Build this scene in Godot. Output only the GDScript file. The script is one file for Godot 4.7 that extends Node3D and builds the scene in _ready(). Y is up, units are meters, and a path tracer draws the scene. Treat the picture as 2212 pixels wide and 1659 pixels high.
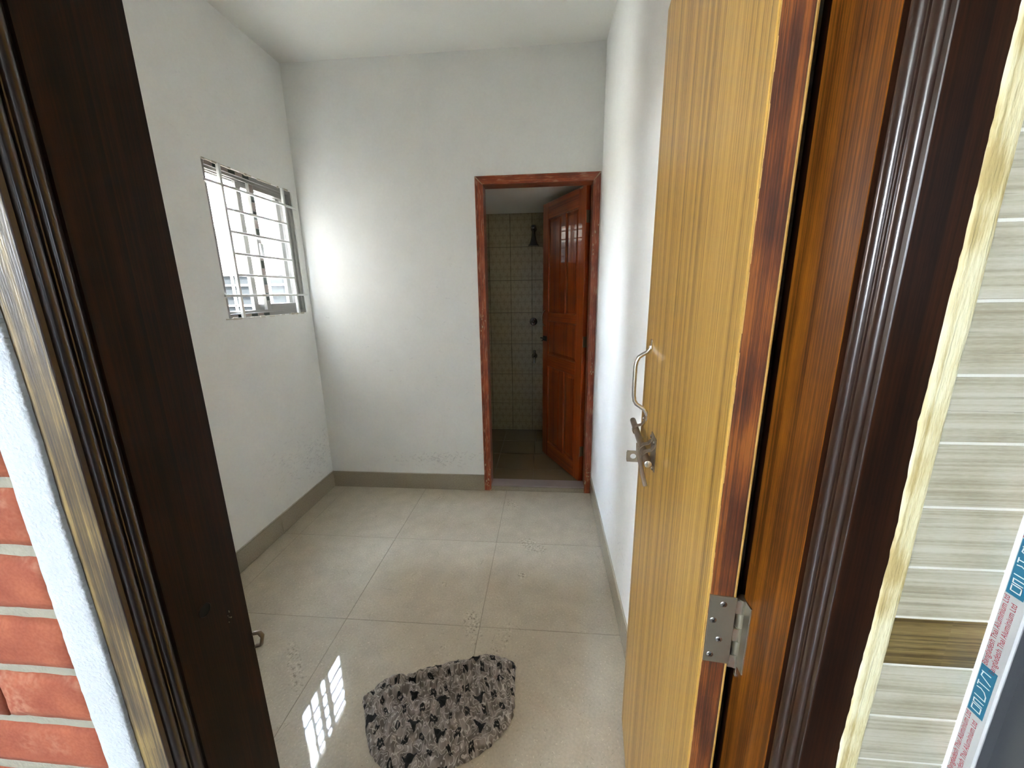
extends Node3D
# A small white room seen through its entrance doorway, from the veranda outside.
# Axes: left room wall x = 0, back room wall z = 0, floor y = 0, the camera looks towards -z.

const W := 1.921          # room width
const H := 2.758          # room height
const ZI := 2.108         # inner face of the front wall
const ZF := 2.258         # outer face of the entrance frame
const CAM := Vector3(1.5939, 1.4136, 2.5629)
const VTOP := 2.45
const VLOW := 1.6
const VX1 := -0.7
const VZ := 5.9

var M := {}
var rng := RandomNumberGenerator.new()
var uv_swap := false

# ------------------------------------------------------------------ mesh helpers
func ns() -> SurfaceTool:
	var s := SurfaceTool.new()
	s.begin(Mesh.PRIMITIVE_TRIANGLES)
	return s

func uv_of(p: Vector3, n: Vector3, o: Vector2) -> Vector2:
	var a := n.abs()
	var t: Vector2
	if a.x >= a.y and a.x >= a.z:
		t = Vector2(p.z, p.y)
	elif a.y >= a.z:
		t = Vector2(p.x, p.z)
	else:
		t = Vector2(p.x, p.y)
	if uv_swap:
		t = Vector2(t.y, t.x)
	return t + o

func face(s: SurfaceTool, pts: Array, hint: Vector3, uvo := Vector2.ZERO) -> void:
	var n: Vector3 = (pts[1] - pts[0]).cross(pts[2] - pts[0])
	if n.length() < 1e-12 and pts.size() > 3:
		n = (pts[2] - pts[0]).cross(pts[3] - pts[0])
	if n.dot(hint) < 0.0:
		pts = pts.duplicate()
		pts.reverse()
		n = -n
	n = n.normalized()
	for i in range(1, pts.size() - 1):
		for k in [0, i + 1, i]:
			s.set_normal(n)
			s.set_uv(uv_of(pts[k], n, uvo))
			s.add_vertex(pts[k])

func box(s: SurfaceTool, lo: Vector3, hi: Vector3, ch := 0.0, uvo := Vector2.ZERO) -> void:
	var c := (lo + hi) * 0.5
	var h := (hi - lo) * 0.5
	if ch <= 0.0:
		for ax in 3:
			for sg in [-1.0, 1.0]:
				var n := Vector3.ZERO
				n[ax] = sg
				var u := (ax + 1) % 3
				var v := (ax + 2) % 3
				var pts := []
				for q in [[-1.0, -1.0], [1.0, -1.0], [1.0, 1.0], [-1.0, 1.0]]:
					var p := c
					p[ax] += sg * h[ax]
					p[u] += q[0] * h[u]
					p[v] += q[1] * h[v]
					pts.append(p)
				face(s, pts, n, uvo)
		return
	var vert := func(sx: float, sy: float, sz: float, ax: int) -> Vector3:
		var sg := Vector3(sx, sy, sz)
		var p := c
		for k in 3:
			p[k] += sg[k] * (h[k] - (0.0 if k == ax else ch))
		return p
	var two := [-1.0, 1.0]
	for ax in 3:
		for sg in two:
			var u := (ax + 1) % 3
			var v := (ax + 2) % 3
			var pts := []
			for q in [[-1.0, -1.0], [1.0, -1.0], [1.0, 1.0], [-1.0, 1.0]]:
				var k := Vector3.ZERO
				k[ax] = sg
				k[u] = q[0]
				k[v] = q[1]
				pts.append(vert.call(k.x, k.y, k.z, ax))
			var n := Vector3.ZERO
			n[ax] = sg
			face(s, pts, n, uvo)
		for su in two:
			for sv in two:
				var u := (ax + 1) % 3
				var v := (ax + 2) % 3
				var k := Vector3.ZERO
				k[u] = su
				k[v] = sv
				var a := k
				var b := k
				a[ax] = -1.0
				b[ax] = 1.0
				face(s, [vert.call(a.x, a.y, a.z, u), vert.call(b.x, b.y, b.z, u), vert.call(b.x, b.y, b.z, v), vert.call(a.x, a.y, a.z, v)], k, uvo)
	for sx in two:
		for sy in two:
			for sz in two:
				face(s, [vert.call(sx, sy, sz, 0), vert.call(sx, sy, sz, 1), vert.call(sx, sy, sz, 2)], Vector3(sx, sy, sz), uvo)

# prism of an outline in x and y, between two z
func prism(s: SurfaceTool, out: PackedVector2Array, z0: float, z1: float, uvo := Vector2.ZERO) -> void:
	var c := Vector2.ZERO
	for p in out:
		c += p
	c /= out.size()
	var tri := Geometry2D.triangulate_polygon(out)
	for i in range(0, tri.size(), 3):
		var a := out[tri[i]]
		var b := out[tri[i + 1]]
		var d := out[tri[i + 2]]
		face(s, [Vector3(a.x, a.y, z1), Vector3(b.x, b.y, z1), Vector3(d.x, d.y, z1)], Vector3.BACK, uvo)
		face(s, [Vector3(a.x, a.y, z0), Vector3(b.x, b.y, z0), Vector3(d.x, d.y, z0)], Vector3.FORWARD, uvo)
	var cw := Geometry2D.is_polygon_clockwise(out)
	for i in out.size():
		var a := out[i]
		var b := out[(i + 1) % out.size()]
		var e := b - a
		var n := Vector3(e.y, -e.x, 0)
		if cw:
			n = -n
		face(s, [Vector3(a.x, a.y, z0), Vector3(b.x, b.y, z0), Vector3(b.x, b.y, z1), Vector3(a.x, a.y, z1)], n, uvo)

# vertical member of a section in x and z, smooth where the section curves
func column(s: SurfaceTool, sec: PackedVector2Array, y0: float, y1: float, uvo := Vector2.ZERO) -> void:
	var tri := Geometry2D.triangulate_polygon(sec)
	for i in range(0, tri.size(), 3):
		var a := sec[tri[i]]
		var b := sec[tri[i + 1]]
		var d := sec[tri[i + 2]]
		face(s, [Vector3(a.x, y1, a.y), Vector3(b.x, y1, b.y), Vector3(d.x, y1, d.y)], Vector3.UP, uvo)
		face(s, [Vector3(a.x, y0, a.y), Vector3(b.x, y0, b.y), Vector3(d.x, y0, d.y)], Vector3.DOWN, uvo)
	var area := 0.0
	var m := sec.size()
	for i in m:
		area += sec[i].cross(sec[(i + 1) % m])
	var sgn := 1.0 if area > 0.0 else -1.0
	var en := []
	for i in m:
		var e := sec[(i + 1) % m] - sec[i]
		en.append(Vector2(e.y, -e.x).normalized() * sgn)
	var run := 0.0
	for i in m:
		var j := (i + 1) % m
		var a := sec[i]
		var b := sec[j]
		var na: Vector2 = en[i]
		var nb: Vector2 = en[i]
		if en[(i + m - 1) % m].dot(en[i]) > 0.82:
			na = (en[(i + m - 1) % m] + en[i]).normalized()
		if en[j].dot(en[i]) > 0.82:
			nb = (en[j] + en[i]).normalized()
		var l := a.distance_to(b)
		var P := [Vector3(a.x, y0, a.y), Vector3(b.x, y0, b.y), Vector3(b.x, y1, b.y), Vector3(a.x, y1, a.y)]
		var N := [na, nb, nb, na]
		var U := [Vector2(run, y0), Vector2(run + l, y0), Vector2(run + l, y1), Vector2(run, y1)]
		run += l
		var fn: Vector3 = (P[1] - P[0]).cross(P[2] - P[0])
		var idx := [0, 2, 1, 0, 3, 2]
		if fn.dot(Vector3(en[i].x, 0, en[i].y)) < 0.0:
			idx = [0, 1, 2, 0, 2, 3]
		for k in idx:
			s.set_normal(Vector3(N[k].x, 0, N[k].y))
			s.set_uv((Vector2(U[k].y, U[k].x) if uv_swap else U[k]) + uvo)
			s.add_vertex(P[k])

func tube(s: SurfaceTool, path: Array, r: float, sides := 10, flat := 1.0) -> void:
	var rings := []
	var side := Vector3.UP
	var t0: Vector3 = (path[1] - path[0]).normalized()
	if absf(t0.dot(side)) > 0.9:
		side = Vector3.RIGHT
	for i in path.size():
		var t: Vector3
		if i == 0:
			t = path[1] - path[0]
		elif i == path.size() - 1:
			t = path[i] - path[i - 1]
		else:
			t = (path[i + 1] - path[i]).normalized() + (path[i] - path[i - 1]).normalized()
		t = t.normalized()
		side = (side - t * side.dot(t)).normalized()
		var up := t.cross(side)
		var ring := []
		for k in sides:
			var a := TAU * k / sides
			ring.append([path[i] + side * cos(a) * r + up * sin(a) * r * flat, (side * cos(a) * flat + up * sin(a)).normalized()])
		rings.append(ring)
	for i in range(path.size() - 1):
		for k in sides:
			var q := [rings[i][k], rings[i][(k + 1) % sides], rings[i + 1][(k + 1) % sides], rings[i + 1][k]]
			smooth_quad(s, q)
	for e in [0, path.size() - 1]:
		var hint: Vector3 = path[0] - path[1] if e == 0 else path[e] - path[e - 1]
		var pts := []
		for v in rings[e]:
			pts.append(v[0])
		face(s, pts, hint)

# four [position, normal] pairs
func smooth_quad(s: SurfaceTool, q: Array) -> void:
	var fn: Vector3 = (q[1][0] - q[0][0]).cross(q[2][0] - q[0][0])
	if fn.length() < 1e-14:
		fn = (q[2][0] - q[0][0]).cross(q[3][0] - q[0][0])
	var nn: Vector3 = q[0][1] + q[1][1] + q[2][1] + q[3][1]
	var idx := [0, 2, 1, 0, 3, 2]
	if fn.dot(nn) < 0.0:
		idx = [0, 1, 2, 0, 2, 3]
	for k in idx:
		s.set_normal(q[k][1])
		s.set_uv(uv_of(q[k][0], q[k][1], Vector2.ZERO))
		s.add_vertex(q[k][0])

# profile of (radius, height) turned round the local y axis
func lathe(s: SurfaceTool, prof: Array, xf: Transform3D, segs := 20) -> void:
	for i in range(prof.size() - 1):
		var a: Vector2 = prof[i]
		var b: Vector2 = prof[i + 1]
		var e := b - a
		var n2 := Vector2(e.y, -e.x).normalized()
		var pn := n2
		var qn := n2
		if i > 0:
			var f: Vector2 = a - prof[i - 1]
			var m := Vector2(f.y, -f.x).normalized()
			if m.dot(n2) > 0.6:
				pn = (m + n2).normalized()
		if i < prof.size() - 2:
			var f: Vector2 = prof[i + 2] - b
			var m := Vector2(f.y, -f.x).normalized()
			if m.dot(n2) > 0.6:
				qn = (m + n2).normalized()
		for k in segs:
			var q := []
			for w in [[a, pn, k], [a, pn, k + 1], [b, qn, k + 1], [b, qn, k]]:
				var an: float = TAU * w[2] / segs
				var rad := Vector3(cos(an), 0, sin(an))
				q.append([xf * (rad * w[0].x + Vector3.UP * w[0].y), xf.basis * (rad * w[1].x + Vector3.UP * w[1].y)])
			if q[0][0].distance_to(q[1][0]) < 1e-7:
				q = [q[0], q[2], q[3], q[0]]
				q[3] = q[0]
			smooth_quad(s, q)

func obj(called: String, s: SurfaceTool, m: Material, parent: Node = self) -> MeshInstance3D:
	var o := MeshInstance3D.new()
	o.name = called
	o.mesh = s.commit()
	o.material_override = null
	for i in o.mesh.get_surface_count():
		o.mesh.surface_set_material(i, m)
	parent.add_child(o, true)
	return o

func piece(called: String, mesh: Mesh, at: Vector3, parent: Node, m: Material = null) -> MeshInstance3D:
	var o := MeshInstance3D.new()
	o.name = called
	o.mesh = mesh
	o.position = at
	if m:
		o.set_surface_override_material(0, m)
	parent.add_child(o, true)
	return o

func mesh_of(s: SurfaceTool, m: Material) -> ArrayMesh:
	var a := s.commit()
	a.surface_set_material(0, m)
	return a

func tag(o: Node, label: String, category: String, group := "", kind := "") -> Node:
	o.set_meta("label", label)
	o.set_meta("category", category)
	if group:
		o.set_meta("group", group)
	if kind:
		o.set_meta("kind", kind)
	return o

func thing(called: String, at := Vector3.ZERO, turn := 0.0) -> Node3D:
	var o := Node3D.new()
	o.name = called
	o.position = at
	o.rotation.y = turn
	add_child(o, true)
	return o

# ------------------------------------------------------------------ textures
func noise(sd: int, freq: float, oct := 3) -> FastNoiseLite:
	var n := FastNoiseLite.new()
	n.seed = sd
	n.noise_type = FastNoiseLite.TYPE_SIMPLEX_SMOOTH
	n.frequency = freq
	n.fractal_octaves = oct
	return n

# noise stretched along the second axis: rows of the small picture drawn out to the full height
func streak(w: int, h: int, rows: int, sd: int, freq: float, oct := 3) -> PackedByteArray:
	var im := noise(sd, freq, oct).get_seamless_image(w, rows)
	im.convert(Image.FORMAT_L8)
	im.resize(w, h, Image.INTERPOLATE_CUBIC)
	return im.get_data()

func cloud(w: int, h: int, sd: int, freq: float, oct := 4) -> PackedByteArray:
	var im := noise(sd, freq, oct).get_seamless_image(w, h)
	im.convert(Image.FORMAT_L8)
	return im.get_data()

func tex(w: int, h: int, rgb: PackedByteArray) -> ImageTexture:
	return ImageTexture.create_from_image(Image.create_from_data(w, h, false, Image.FORMAT_RGB8, rgb))

func grey(w: int, h: int, g: PackedByteArray) -> ImageTexture:
	return ImageTexture.create_from_image(Image.create_from_data(w, h, false, Image.FORMAT_L8, g))

func put(a: PackedByteArray, k: int, c: Color) -> void:
	a[k] = int(clampf(c.r, 0, 1) * 255.0)
	a[k + 1] = int(clampf(c.g, 0, 1) * 255.0)
	a[k + 2] = int(clampf(c.b, 0, 1) * 255.0)

# wood with the grain along v; ramp: dark, mid, light
func wood(w: int, h: int, sd: int, dark: Color, mid: Color, light: Color, fine: float, coarse: float, dashes: int, blotch := 0.0, worn := 0.0) -> ImageTexture:
	var f := streak(w, h, 10, sd, fine, 2)
	var c := streak(w, h, 6, sd + 1, coarse, 3)
	var b := cloud(w, h, sd + 2, 0.006, 3)
	var g := streak(w, h, h / 6, sd + 3, 0.35, 2)
	var rub := streak(w, h, h / 4, sd + 4, 0.03, 4)
	var d := PackedFloat32Array()
	d.resize(w * h)
	var r := RandomNumberGenerator.new()
	r.seed = sd
	for i in dashes:
		var x := r.randi() % w
		var y := r.randi() % h
		var l := int(h * r.randf_range(0.02, 0.22))
		var a := r.randf_range(0.15, 0.6)
		var drift := r.randf_range(-0.02, 0.02)
		for k in l:
			var t := float(k) / l
			var xx := (x + int(drift * k) + w) % w
			var yy := (y + k) % h
			d[yy * w + xx] = maxf(d[yy * w + xx], a * sin(PI * t))
	var out := PackedByteArray()
	out.resize(w * h * 3)
	for i in w * h:
		var t := 0.42 * f[i] / 255.0 + 0.38 * c[i] / 255.0 + 0.20 * g[i] / 255.0
		t = clampf((t - 0.5) * 1.9 + 0.5 + blotch * (b[i] / 255.0 - 0.5), 0.0, 1.0)
		var col := dark.lerp(mid, t * 2.0) if t < 0.5 else mid.lerp(light, t * 2.0 - 1.0)
		if d[i] > 0.0:
			col = col.lerp(dark * 0.55, d[i])
		if worn > 0.0:
			col = col.lerp(Color(0.74, 0.58, 0.50), worn * smoothstep(0.60, 0.82, rub[i] / 255.0))
		put(out, i * 3, col)
	return tex(w, h, out)

func mat(called: String, c: Color, rough: float, t: Texture2D = null, size := Vector2.ONE, metal := 0.0) -> StandardMaterial3D:
	var m := StandardMaterial3D.new()
	m.resource_name = called
	m.albedo_color = c
	m.roughness = rough
	m.metallic = metal
	if t:
		m.albedo_texture = t
		m.uv1_scale = Vector3(1.0 / size.x, 1.0 / size.y, 1.0)
	M[called] = m
	return m

func relief(m: StandardMaterial3D, t: Texture2D, cm: float) -> void:
	m.heightmap_enabled = true
	m.heightmap_texture = t
	m.heightmap_scale = cm

func coat(m: StandardMaterial3D, a: float, r: float) -> void:
	m.clearcoat_enabled = true
	m.clearcoat = a
	m.clearcoat_roughness = r

func floor_texture() -> ImageTexture:
	# speckled beige porcelain over the whole floor, with its scuffs and footprints
	var w := 1280
	var h := 1504
	var a := cloud(w, h, 11, 0.12, 2)
	var b := cloud(w, h, 12, 0.012, 4)
	var sp := PackedFloat32Array()
	sp.resize(w * h)
	var r := RandomNumberGenerator.new()
	r.seed = 5
	for i in 15000:
		var x := r.randi() % w
		var y := r.randi() % h
		var v := r.randf_range(0.05, 0.17) * (1.0 if r.randf() < 0.62 else -0.9)
		var dx := r.randi_range(-1, 1)
		var dy := r.randi_range(-1, 1)
		for k in r.randi_range(1, 4):
			var xx := clampi(x + dx * k, 0, w - 1)
			var yy := clampi(y + dy * k, 0, h - 1)
			sp[yy * w + xx] = v
	# scuffed prints: [x, z, half width, half length, turn, strength]
	var smudge := cloud(w, h, 13, 0.09, 3)
	for p in [[1.285, 1.19, 0.045, 0.11, 0.35, 0.20], [1.42, 1.24, 0.04, 0.10, -0.3, 0.17], [1.52, 0.62, 0.06, 0.12, 0.9, 0.15], [1.10, 0.95, 0.02, 0.03, 0.2, 0.2], [1.48, 0.86, 0.03, 0.03, 0.0, 0.2], [1.36, 0.18, 0.05, 0.09, 0.6, 0.11], [0.62, 1.42, 0.03, 0.16, 0.7, 0.16], [1.18, 1.3, 0.012, 0.05, -0.5, 0.16], [0.85, 0.12, 0.03, 0.03, 0.0, 0.16]]:
		var cx := int(p[0] / 1.92 * w)
		var cy := int(p[1] / 2.256 * h)
		var rad := int(maxf(p[2], p[3]) / 0.0015)
		for y in range(maxi(0, cy - rad), mini(h, cy + rad)):
			for x in range(maxi(0, cx - rad), mini(w, cx + rad)):
				var q := Vector2((x - cx) * 0.0015, (y - cy) * 0.0015).rotated(p[4])
				var e := 1.0 - Vector2(q.x / p[2], q.y / p[3]).length()
				if e > 0.0:
					var k := y * w + x
					var n := smudge[k] / 255.0
					if n > 0.60:
						sp[k] -= p[5] * smoothstep(0.0, 0.4, e) * smoothstep(0.60, 0.78, n)
					elif n < 0.40:
						sp[k] += 0.35 * p[5] * smoothstep(0.0, 0.4, e) * smoothstep(0.40, 0.26, n)
	# thin black heel lines
	for i in 60:
		var x := r.randf() * w
		var y := r.randf() * h
		var an := r.randf() * TAU
		var v := r.randf_range(0.05, 0.16)
		for k in r.randi_range(6, 34):
			x += cos(an)
			y += sin(an)
			an += r.randf_range(-0.06, 0.06)
			if x > 0 and y > 0 and x < w and y < h:
				sp[int(y) * w + int(x)] -= v
	var out := PackedByteArray()
	out.resize(w * h * 3)
	for i in w * h:
		var v := 0.055 * (a[i] / 255.0 - 0.5) + 0.05 * (b[i] / 255.0 - 0.5) + sp[i]
		put(out, i * 3, Color(0.757 + v, 0.715 + v, 0.632 + v * 0.9))
	return tex(w, h, out)

func brick_texture() -> ImageTexture:
	var w := 512
	var a := cloud(w, w, 31, 0.010, 3)
	var b := cloud(w, w, 32, 0.12, 3)
	var c := cloud(w, w, 33, 0.007, 2)
	var e := cloud(w, w, 34, 0.05, 4)
	var out := PackedByteArray()
	out.resize(w * w * 3)
	for i in w * w:
		var t := a[i] / 255.0
		var col := Color(0.56, 0.265, 0.175).lerp(Color(0.665, 0.365, 0.245), t)
		var bl := smoothstep(0.45, 0.95, c[i] / 255.0) * smoothstep(0.2, 0.8, e[i] / 255.0)
		col = col.lerp(Color(0.74, 0.55, 0.46), 0.6 * bl)
		var v := 0.07 * (b[i] / 255.0 - 0.5)
		var pit := smoothstep(0.86, 0.95, b[i] / 255.0) * 0.12
		put(out, i * 3, Color(col.r + v - pit, col.g + v - pit, col.b + v - pit))
	return tex(w, w, out)

func bath_texture() -> ImageTexture:
	# 20 x 30 cm ceramic: beige with a lattice of diamonds
	var w := 192
	var h := 288
	var n := cloud(w, h, 41, 0.05, 3)
	var out := PackedByteArray()
	out.resize(w * h * 3)
	for y in h:
		for x in w:
			var u := float(x) / w * 3.0
			var v := float(y) / h * 4.5
			var row := int(floor(v))
			var p := Vector2(fposmod(u + 0.5 * (row % 2), 1.0) - 0.5, fposmod(v, 1.0) - 0.5)
			var d := absf(p.x) + absf(p.y)
			var pet := 0.26 + 0.10 * cos(4.0 * p.angle())
			var k := smoothstep(0.03, -0.03, d - pet - 0.1)
			var ring := smoothstep(0.03, 0.0, absf(d - 0.22))
			var lat := smoothstep(0.03, 0.0, absf(d - 0.5))
			var s := 0.05 * (n[y * w + x] / 255.0 - 0.5) - 0.05 * k + 0.03 * ring - 0.012 * lat
			put(out, (y * w + x) * 3, Color(0.66 + s, 0.615 + s, 0.50 + s))
	return tex(w, h, out)

func cloth_texture() -> ImageTexture:
	# grey-brown print with flowing pale lines and rows of black marks: rings, wedges, zigzags
	var w := 1024
	var h := 768
	var im := Image.create(w, h, false, Image.FORMAT_L8)
	im.fill(Color.BLACK)
	var r := RandomNumberGenerator.new()
	r.seed = 9
	var sx := 100.0
	var sy := 84.0
	for j in 11:
		for i in 13:
			var c := Vector2((i + 0.5 * (j % 2)) * sx - 20 + r.randf_range(-16, 16), j * sy - 10 + r.randf_range(-14, 14))
			var kind := (i + j * 2) % 4
			var z := r.randf_range(0.9, 1.35)
			var rot := r.randf_range(-0.5, 0.5)
			if kind == 0:
				for k in 90:
					var an := TAU * k / 90
					blot(im, c + Vector2(cos(an) * 9 * z, sin(an) * 16 * z).rotated(rot), 4.6 + 2.4 * sin(an * 2.0 + rot), Color.WHITE)
			elif kind == 1:
				for k in 40:
					var t := k / 39.0
					var half := 24.0 * (1.0 - t) * (1.0 - t) + 3.0
					for q in range(-6, 7):
						blot(im, c + Vector2(half * q / 6.0, -16 + 42 * t).rotated(rot) * z, 4.2, Color.WHITE)
			else:
				for rep_ in 2:
					var o := Vector2(0, -14 + 26 * rep_)
					var pts := [Vector2(-15, 12), Vector2(-9, -10), Vector2(-2, 7), Vector2(6, -11), Vector2(12, 13)] if kind == 2 else [Vector2(-10, -10), Vector2(-5, 9), Vector2(5, -8), Vector2(8, 12)]
					for e in range(pts.size() - 1):
						for k in 24:
							var p: Vector2 = pts[e].lerp(pts[e + 1], k / 23.0) + o
							blot(im, c + p.rotated(rot) * z * 0.8, 5.0 - 3.6 * absf(k / 23.0 - 0.5) * (1.0 + rep_ * 0.3), Color.WHITE)
	var marks := im.get_data()
	var a := noise(51, 0.0065, 3)
	var b := noise(52, 0.016, 2)
	var out := PackedByteArray()
	out.resize(w * h * 3)
	for y in h:
		for x in w:
			var n := a.get_noise_2d(x, y)
			var m := b.get_noise_2d(x * 1.5, y * 0.8)
			var xx := clampi(x + int(18.0 * n + 5.0 * m), 0, w - 1)
			var yy := clampi(y + int(12.0 * m), 0, h - 1)
			var k := marks[yy * w + xx]
			var line := absf(sin((n * 3.6 + m * 0.9) * PI))
			var t := smoothstep(0.50, 0.05, line)
			var col := Color(0.42, 0.385, 0.355).lerp(Color(0.62, 0.58, 0.54), clampf(0.5 + m * 1.5, 0, 1)).lerp(Color(0.86, 0.83, 0.79), t * 0.85)
			if k > 128:
				col = Color(0.035, 0.032, 0.034)
			put(out, (y * w + x) * 3, col)
	return tex(w, h, out)

func blot(im: Image, c: Vector2, r: float, col: Color) -> void:
	var w := im.get_width()
	var h := im.get_height()
	for y in range(int(c.y - r), int(c.y + r) + 1):
		for x in range(int(c.x - r), int(c.x + r) + 1):
			if x >= 0 and y >= 0 and x < w and y < h and Vector2(x, y).distance_to(c) <= r:
				im.set_pixel(x, y, col)

func wall_texture(sd: int, w: int, h: int, marks: Array) -> ImageTexture:
	# white distemper: faint roller mottling, and dirt rubbed on where `marks` say: [u, v, radius u, radius v, strength] in 0..1
	var a := cloud(w, h, sd, 0.02, 4)
	var b := cloud(w, h, sd + 1, 0.16, 2)
	var out := PackedByteArray()
	out.resize(w * h * 3)
	var r := RandomNumberGenerator.new()
	r.seed = sd
	for i in w * h:
		var v := 0.016 * (a[i] / 255.0 - 0.5) + 0.012 * (b[i] / 255.0 - 0.5)
		put(out, i * 3, Color(0.955 + v, 0.954 + v, 0.934 + v))
	var im := Image.create_from_data(w, h, false, Image.FORMAT_RGB8, out)
	for m in marks:
		for k in int(m[5]):
			var p := Vector2((m[0] + m[2] * r.randfn(0.0, 0.5)) * w, (m[1] + m[3] * r.randfn(0.0, 0.5)) * h)
			var an := r.randf_range(-0.6, 0.9)
			for q in r.randi_range(1, 9):
				p += Vector2(cos(an), sin(an))
				if p.x > 0 and p.y > 0 and p.x < w and p.y < h:
					var c := im.get_pixel(int(p.x), int(p.y))
					im.set_pixel(int(p.x), int(p.y), c.darkened(m[4] * r.randf()))
	return ImageTexture.create_from_image(im)

func materials() -> void:
	var fine := grey(512, 512, cloud(512, 512, 71, 0.05, 4))
	var coarse := grey(512, 512, cloud(512, 512, 72, 0.035, 5))
	var m := mat("paint_left", Color.WHITE, 0.75, wall_texture(101, 512, 640, [[0.06, 0.11, 0.12, 0.05, 0.09, 240], [0.16, 0.15, 0.14, 0.06, 0.06, 160], [0.25, 0.8, 0.3, 0.2, 0.04, 40]]), Vector2(2.256, 2.82))
	relief(m, fine, 0.06)
	m = mat("paint_back", Color.WHITE, 0.75, wall_texture(105, 512, 640, [[0.42, 0.085, 0.16, 0.02, 0.10, 160], [0.5, 0.3, 0.4, 0.2, 0.07, 60], [0.55, 0.5, 0.4, 0.3, 0.05, 40]]), Vector2(1.922, 2.82))
	relief(m, fine, 0.06)
	m = mat("paint", Color.WHITE, 0.75, wall_texture(109, 512, 640, [[0.5, 0.1, 0.3, 0.05, 0.10, 80]]), Vector2(2.256, 2.82))
	relief(m, fine, 0.06)
	m = mat("ceiling_paint", Color(0.945, 0.94, 0.905), 0.85)
	m = mat("floor_tile", Color.WHITE, 0.03, floor_texture(), Vector2(1.92, 2.256))
	m.metallic_specular = 0.5
	var skirt_img := PackedByteArray()
	skirt_img.resize(256 * 256 * 3)
	var sn := cloud(256, 256, 15, 0.14, 2)
	for i in 256 * 256:
		var v := 0.07 * (sn[i] / 255.0 - 0.5)
		put(skirt_img, i * 3, Color(0.655 + v, 0.615 + v, 0.535 + v))
	mat("skirting_tile", Color.WHITE, 0.16, tex(256, 256, skirt_img), Vector2(0.4, 0.4))
	mat("grout", Color(0.52, 0.48, 0.41), 0.8)
	mat("dark_grout", Color(0.34, 0.30, 0.23), 0.9)
	mat("pale_grout", Color(0.74, 0.71, 0.64), 0.8)
	# woods
	m = mat("veneer", Color.WHITE, 0.42, wood(768, 1536, 201, Color(0.50, 0.345, 0.115), Color(0.745, 0.57, 0.25), Color(0.83, 0.66, 0.33), 0.16, 0.03, 520), Vector2(0.64, 2.02))
	coat(m, 0.35, 0.25)
	mat("veneer_edge", Color(0.78, 0.62, 0.36), 0.7)
	m = mat("lipping", Color.WHITE, 0.45, wood(256, 1024, 207, Color(0.23, 0.115, 0.055), Color(0.37, 0.185, 0.08), Color(0.56, 0.32, 0.115), 0.14, 0.03, 200, 1.0), Vector2(0.09, 0.9))
	coat(m, 0.2, 0.35)
	relief(m, fine, 0.02)
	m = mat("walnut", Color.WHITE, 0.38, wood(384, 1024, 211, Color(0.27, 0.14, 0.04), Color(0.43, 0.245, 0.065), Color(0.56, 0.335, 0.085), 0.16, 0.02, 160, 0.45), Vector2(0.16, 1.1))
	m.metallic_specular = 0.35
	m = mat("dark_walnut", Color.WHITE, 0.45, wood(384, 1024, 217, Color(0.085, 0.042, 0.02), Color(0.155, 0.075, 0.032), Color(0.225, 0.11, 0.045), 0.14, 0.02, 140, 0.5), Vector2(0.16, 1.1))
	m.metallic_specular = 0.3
	m = mat("gloss_walnut", Color(0.155, 0.075, 0.032), 0.28)
	coat(m, 1.0, 0.16)
	m = mat("golden_glare_walnut", Color.WHITE, 0.40, wood(256, 1024, 223, Color(0.19, 0.135, 0.06), Color(0.35, 0.275, 0.145), Color(0.60, 0.50, 0.29), 0.2, 0.05, 160, 1.0), Vector2(0.07, 0.9))  # golden grain; glare of the bright left side put into the lighter colour
	coat(m, 0.5, 0.3)
	relief(m, fine, 0.03)
	m = mat("red_frame", Color.WHITE, 0.42, wood(256, 1024, 229, Color(0.42, 0.18, 0.085), Color(0.57, 0.25, 0.115), Color(0.66, 0.35, 0.19), 0.06, 0.03, 50, 0.7, 0.6), Vector2(0.12, 0.8))
	coat(m, 0.3, 0.3)
	m = mat("red_door", Color.WHITE, 0.3, wood(384, 1024, 233, Color(0.48, 0.18, 0.04), Color(0.64, 0.265, 0.06), Color(0.73, 0.34, 0.09), 0.07, 0.012, 20, 0.3), Vector2(0.3, 1.2))
	coat(m, 1.0, 0.03)
	mat("filler", Color(0.72, 0.63, 0.52), 0.8)
	# outside
	m = mat("brick", Color.WHITE, 0.85, brick_texture(), Vector2(0.33, 0.33))
	relief(m, coarse, 0.03)
	m = mat("mortar", Color(0.60, 0.575, 0.51), 0.95, null)
	relief(m, coarse, 0.12)
	m.uv1_scale = Vector3(6, 6, 6)
	m = mat("plaster", Color(0.765, 0.778, 0.785), 0.9)
	relief(m, coarse, 0.14)
	m.uv1_scale = Vector3(9, 9, 9)
	m = mat("cream_plaster", Color.WHITE, 0.85, wood(128, 512, 237, Color(0.72, 0.64, 0.43), Color(0.84, 0.79, 0.61), Color(0.89, 0.86, 0.72), 0.1, 0.05, 30, 1.4), Vector2(0.05, 0.3))
	relief(m, coarse, 0.05)
	m = mat("pale_plank", Color.WHITE, 0.30, wood(256, 1024, 241, Color(0.62, 0.585, 0.49), Color(0.715, 0.69, 0.60), Color(0.775, 0.755, 0.685), 0.12, 0.03, 60, 0.5), Vector2(0.11, 0.5))
	coat(m, 0.4, 0.15)
	m = mat("brown_plank", Color.WHITE, 0.30, wood(256, 512, 247, Color(0.30, 0.235, 0.12), Color(0.46, 0.385, 0.225), Color(0.60, 0.53, 0.35), 0.12, 0.04, 60, 0.3), Vector2(0.11, 0.5))
	coat(m, 0.4, 0.15)
	mat("white_grout", Color(0.86, 0.85, 0.81), 0.7)
	m = mat("aluminium", Color(0.78, 0.78, 0.79), 0.32, null, Vector2.ONE, 0.9)
	m = mat("film", Color(0.74, 0.74, 0.735), 0.22)
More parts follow.
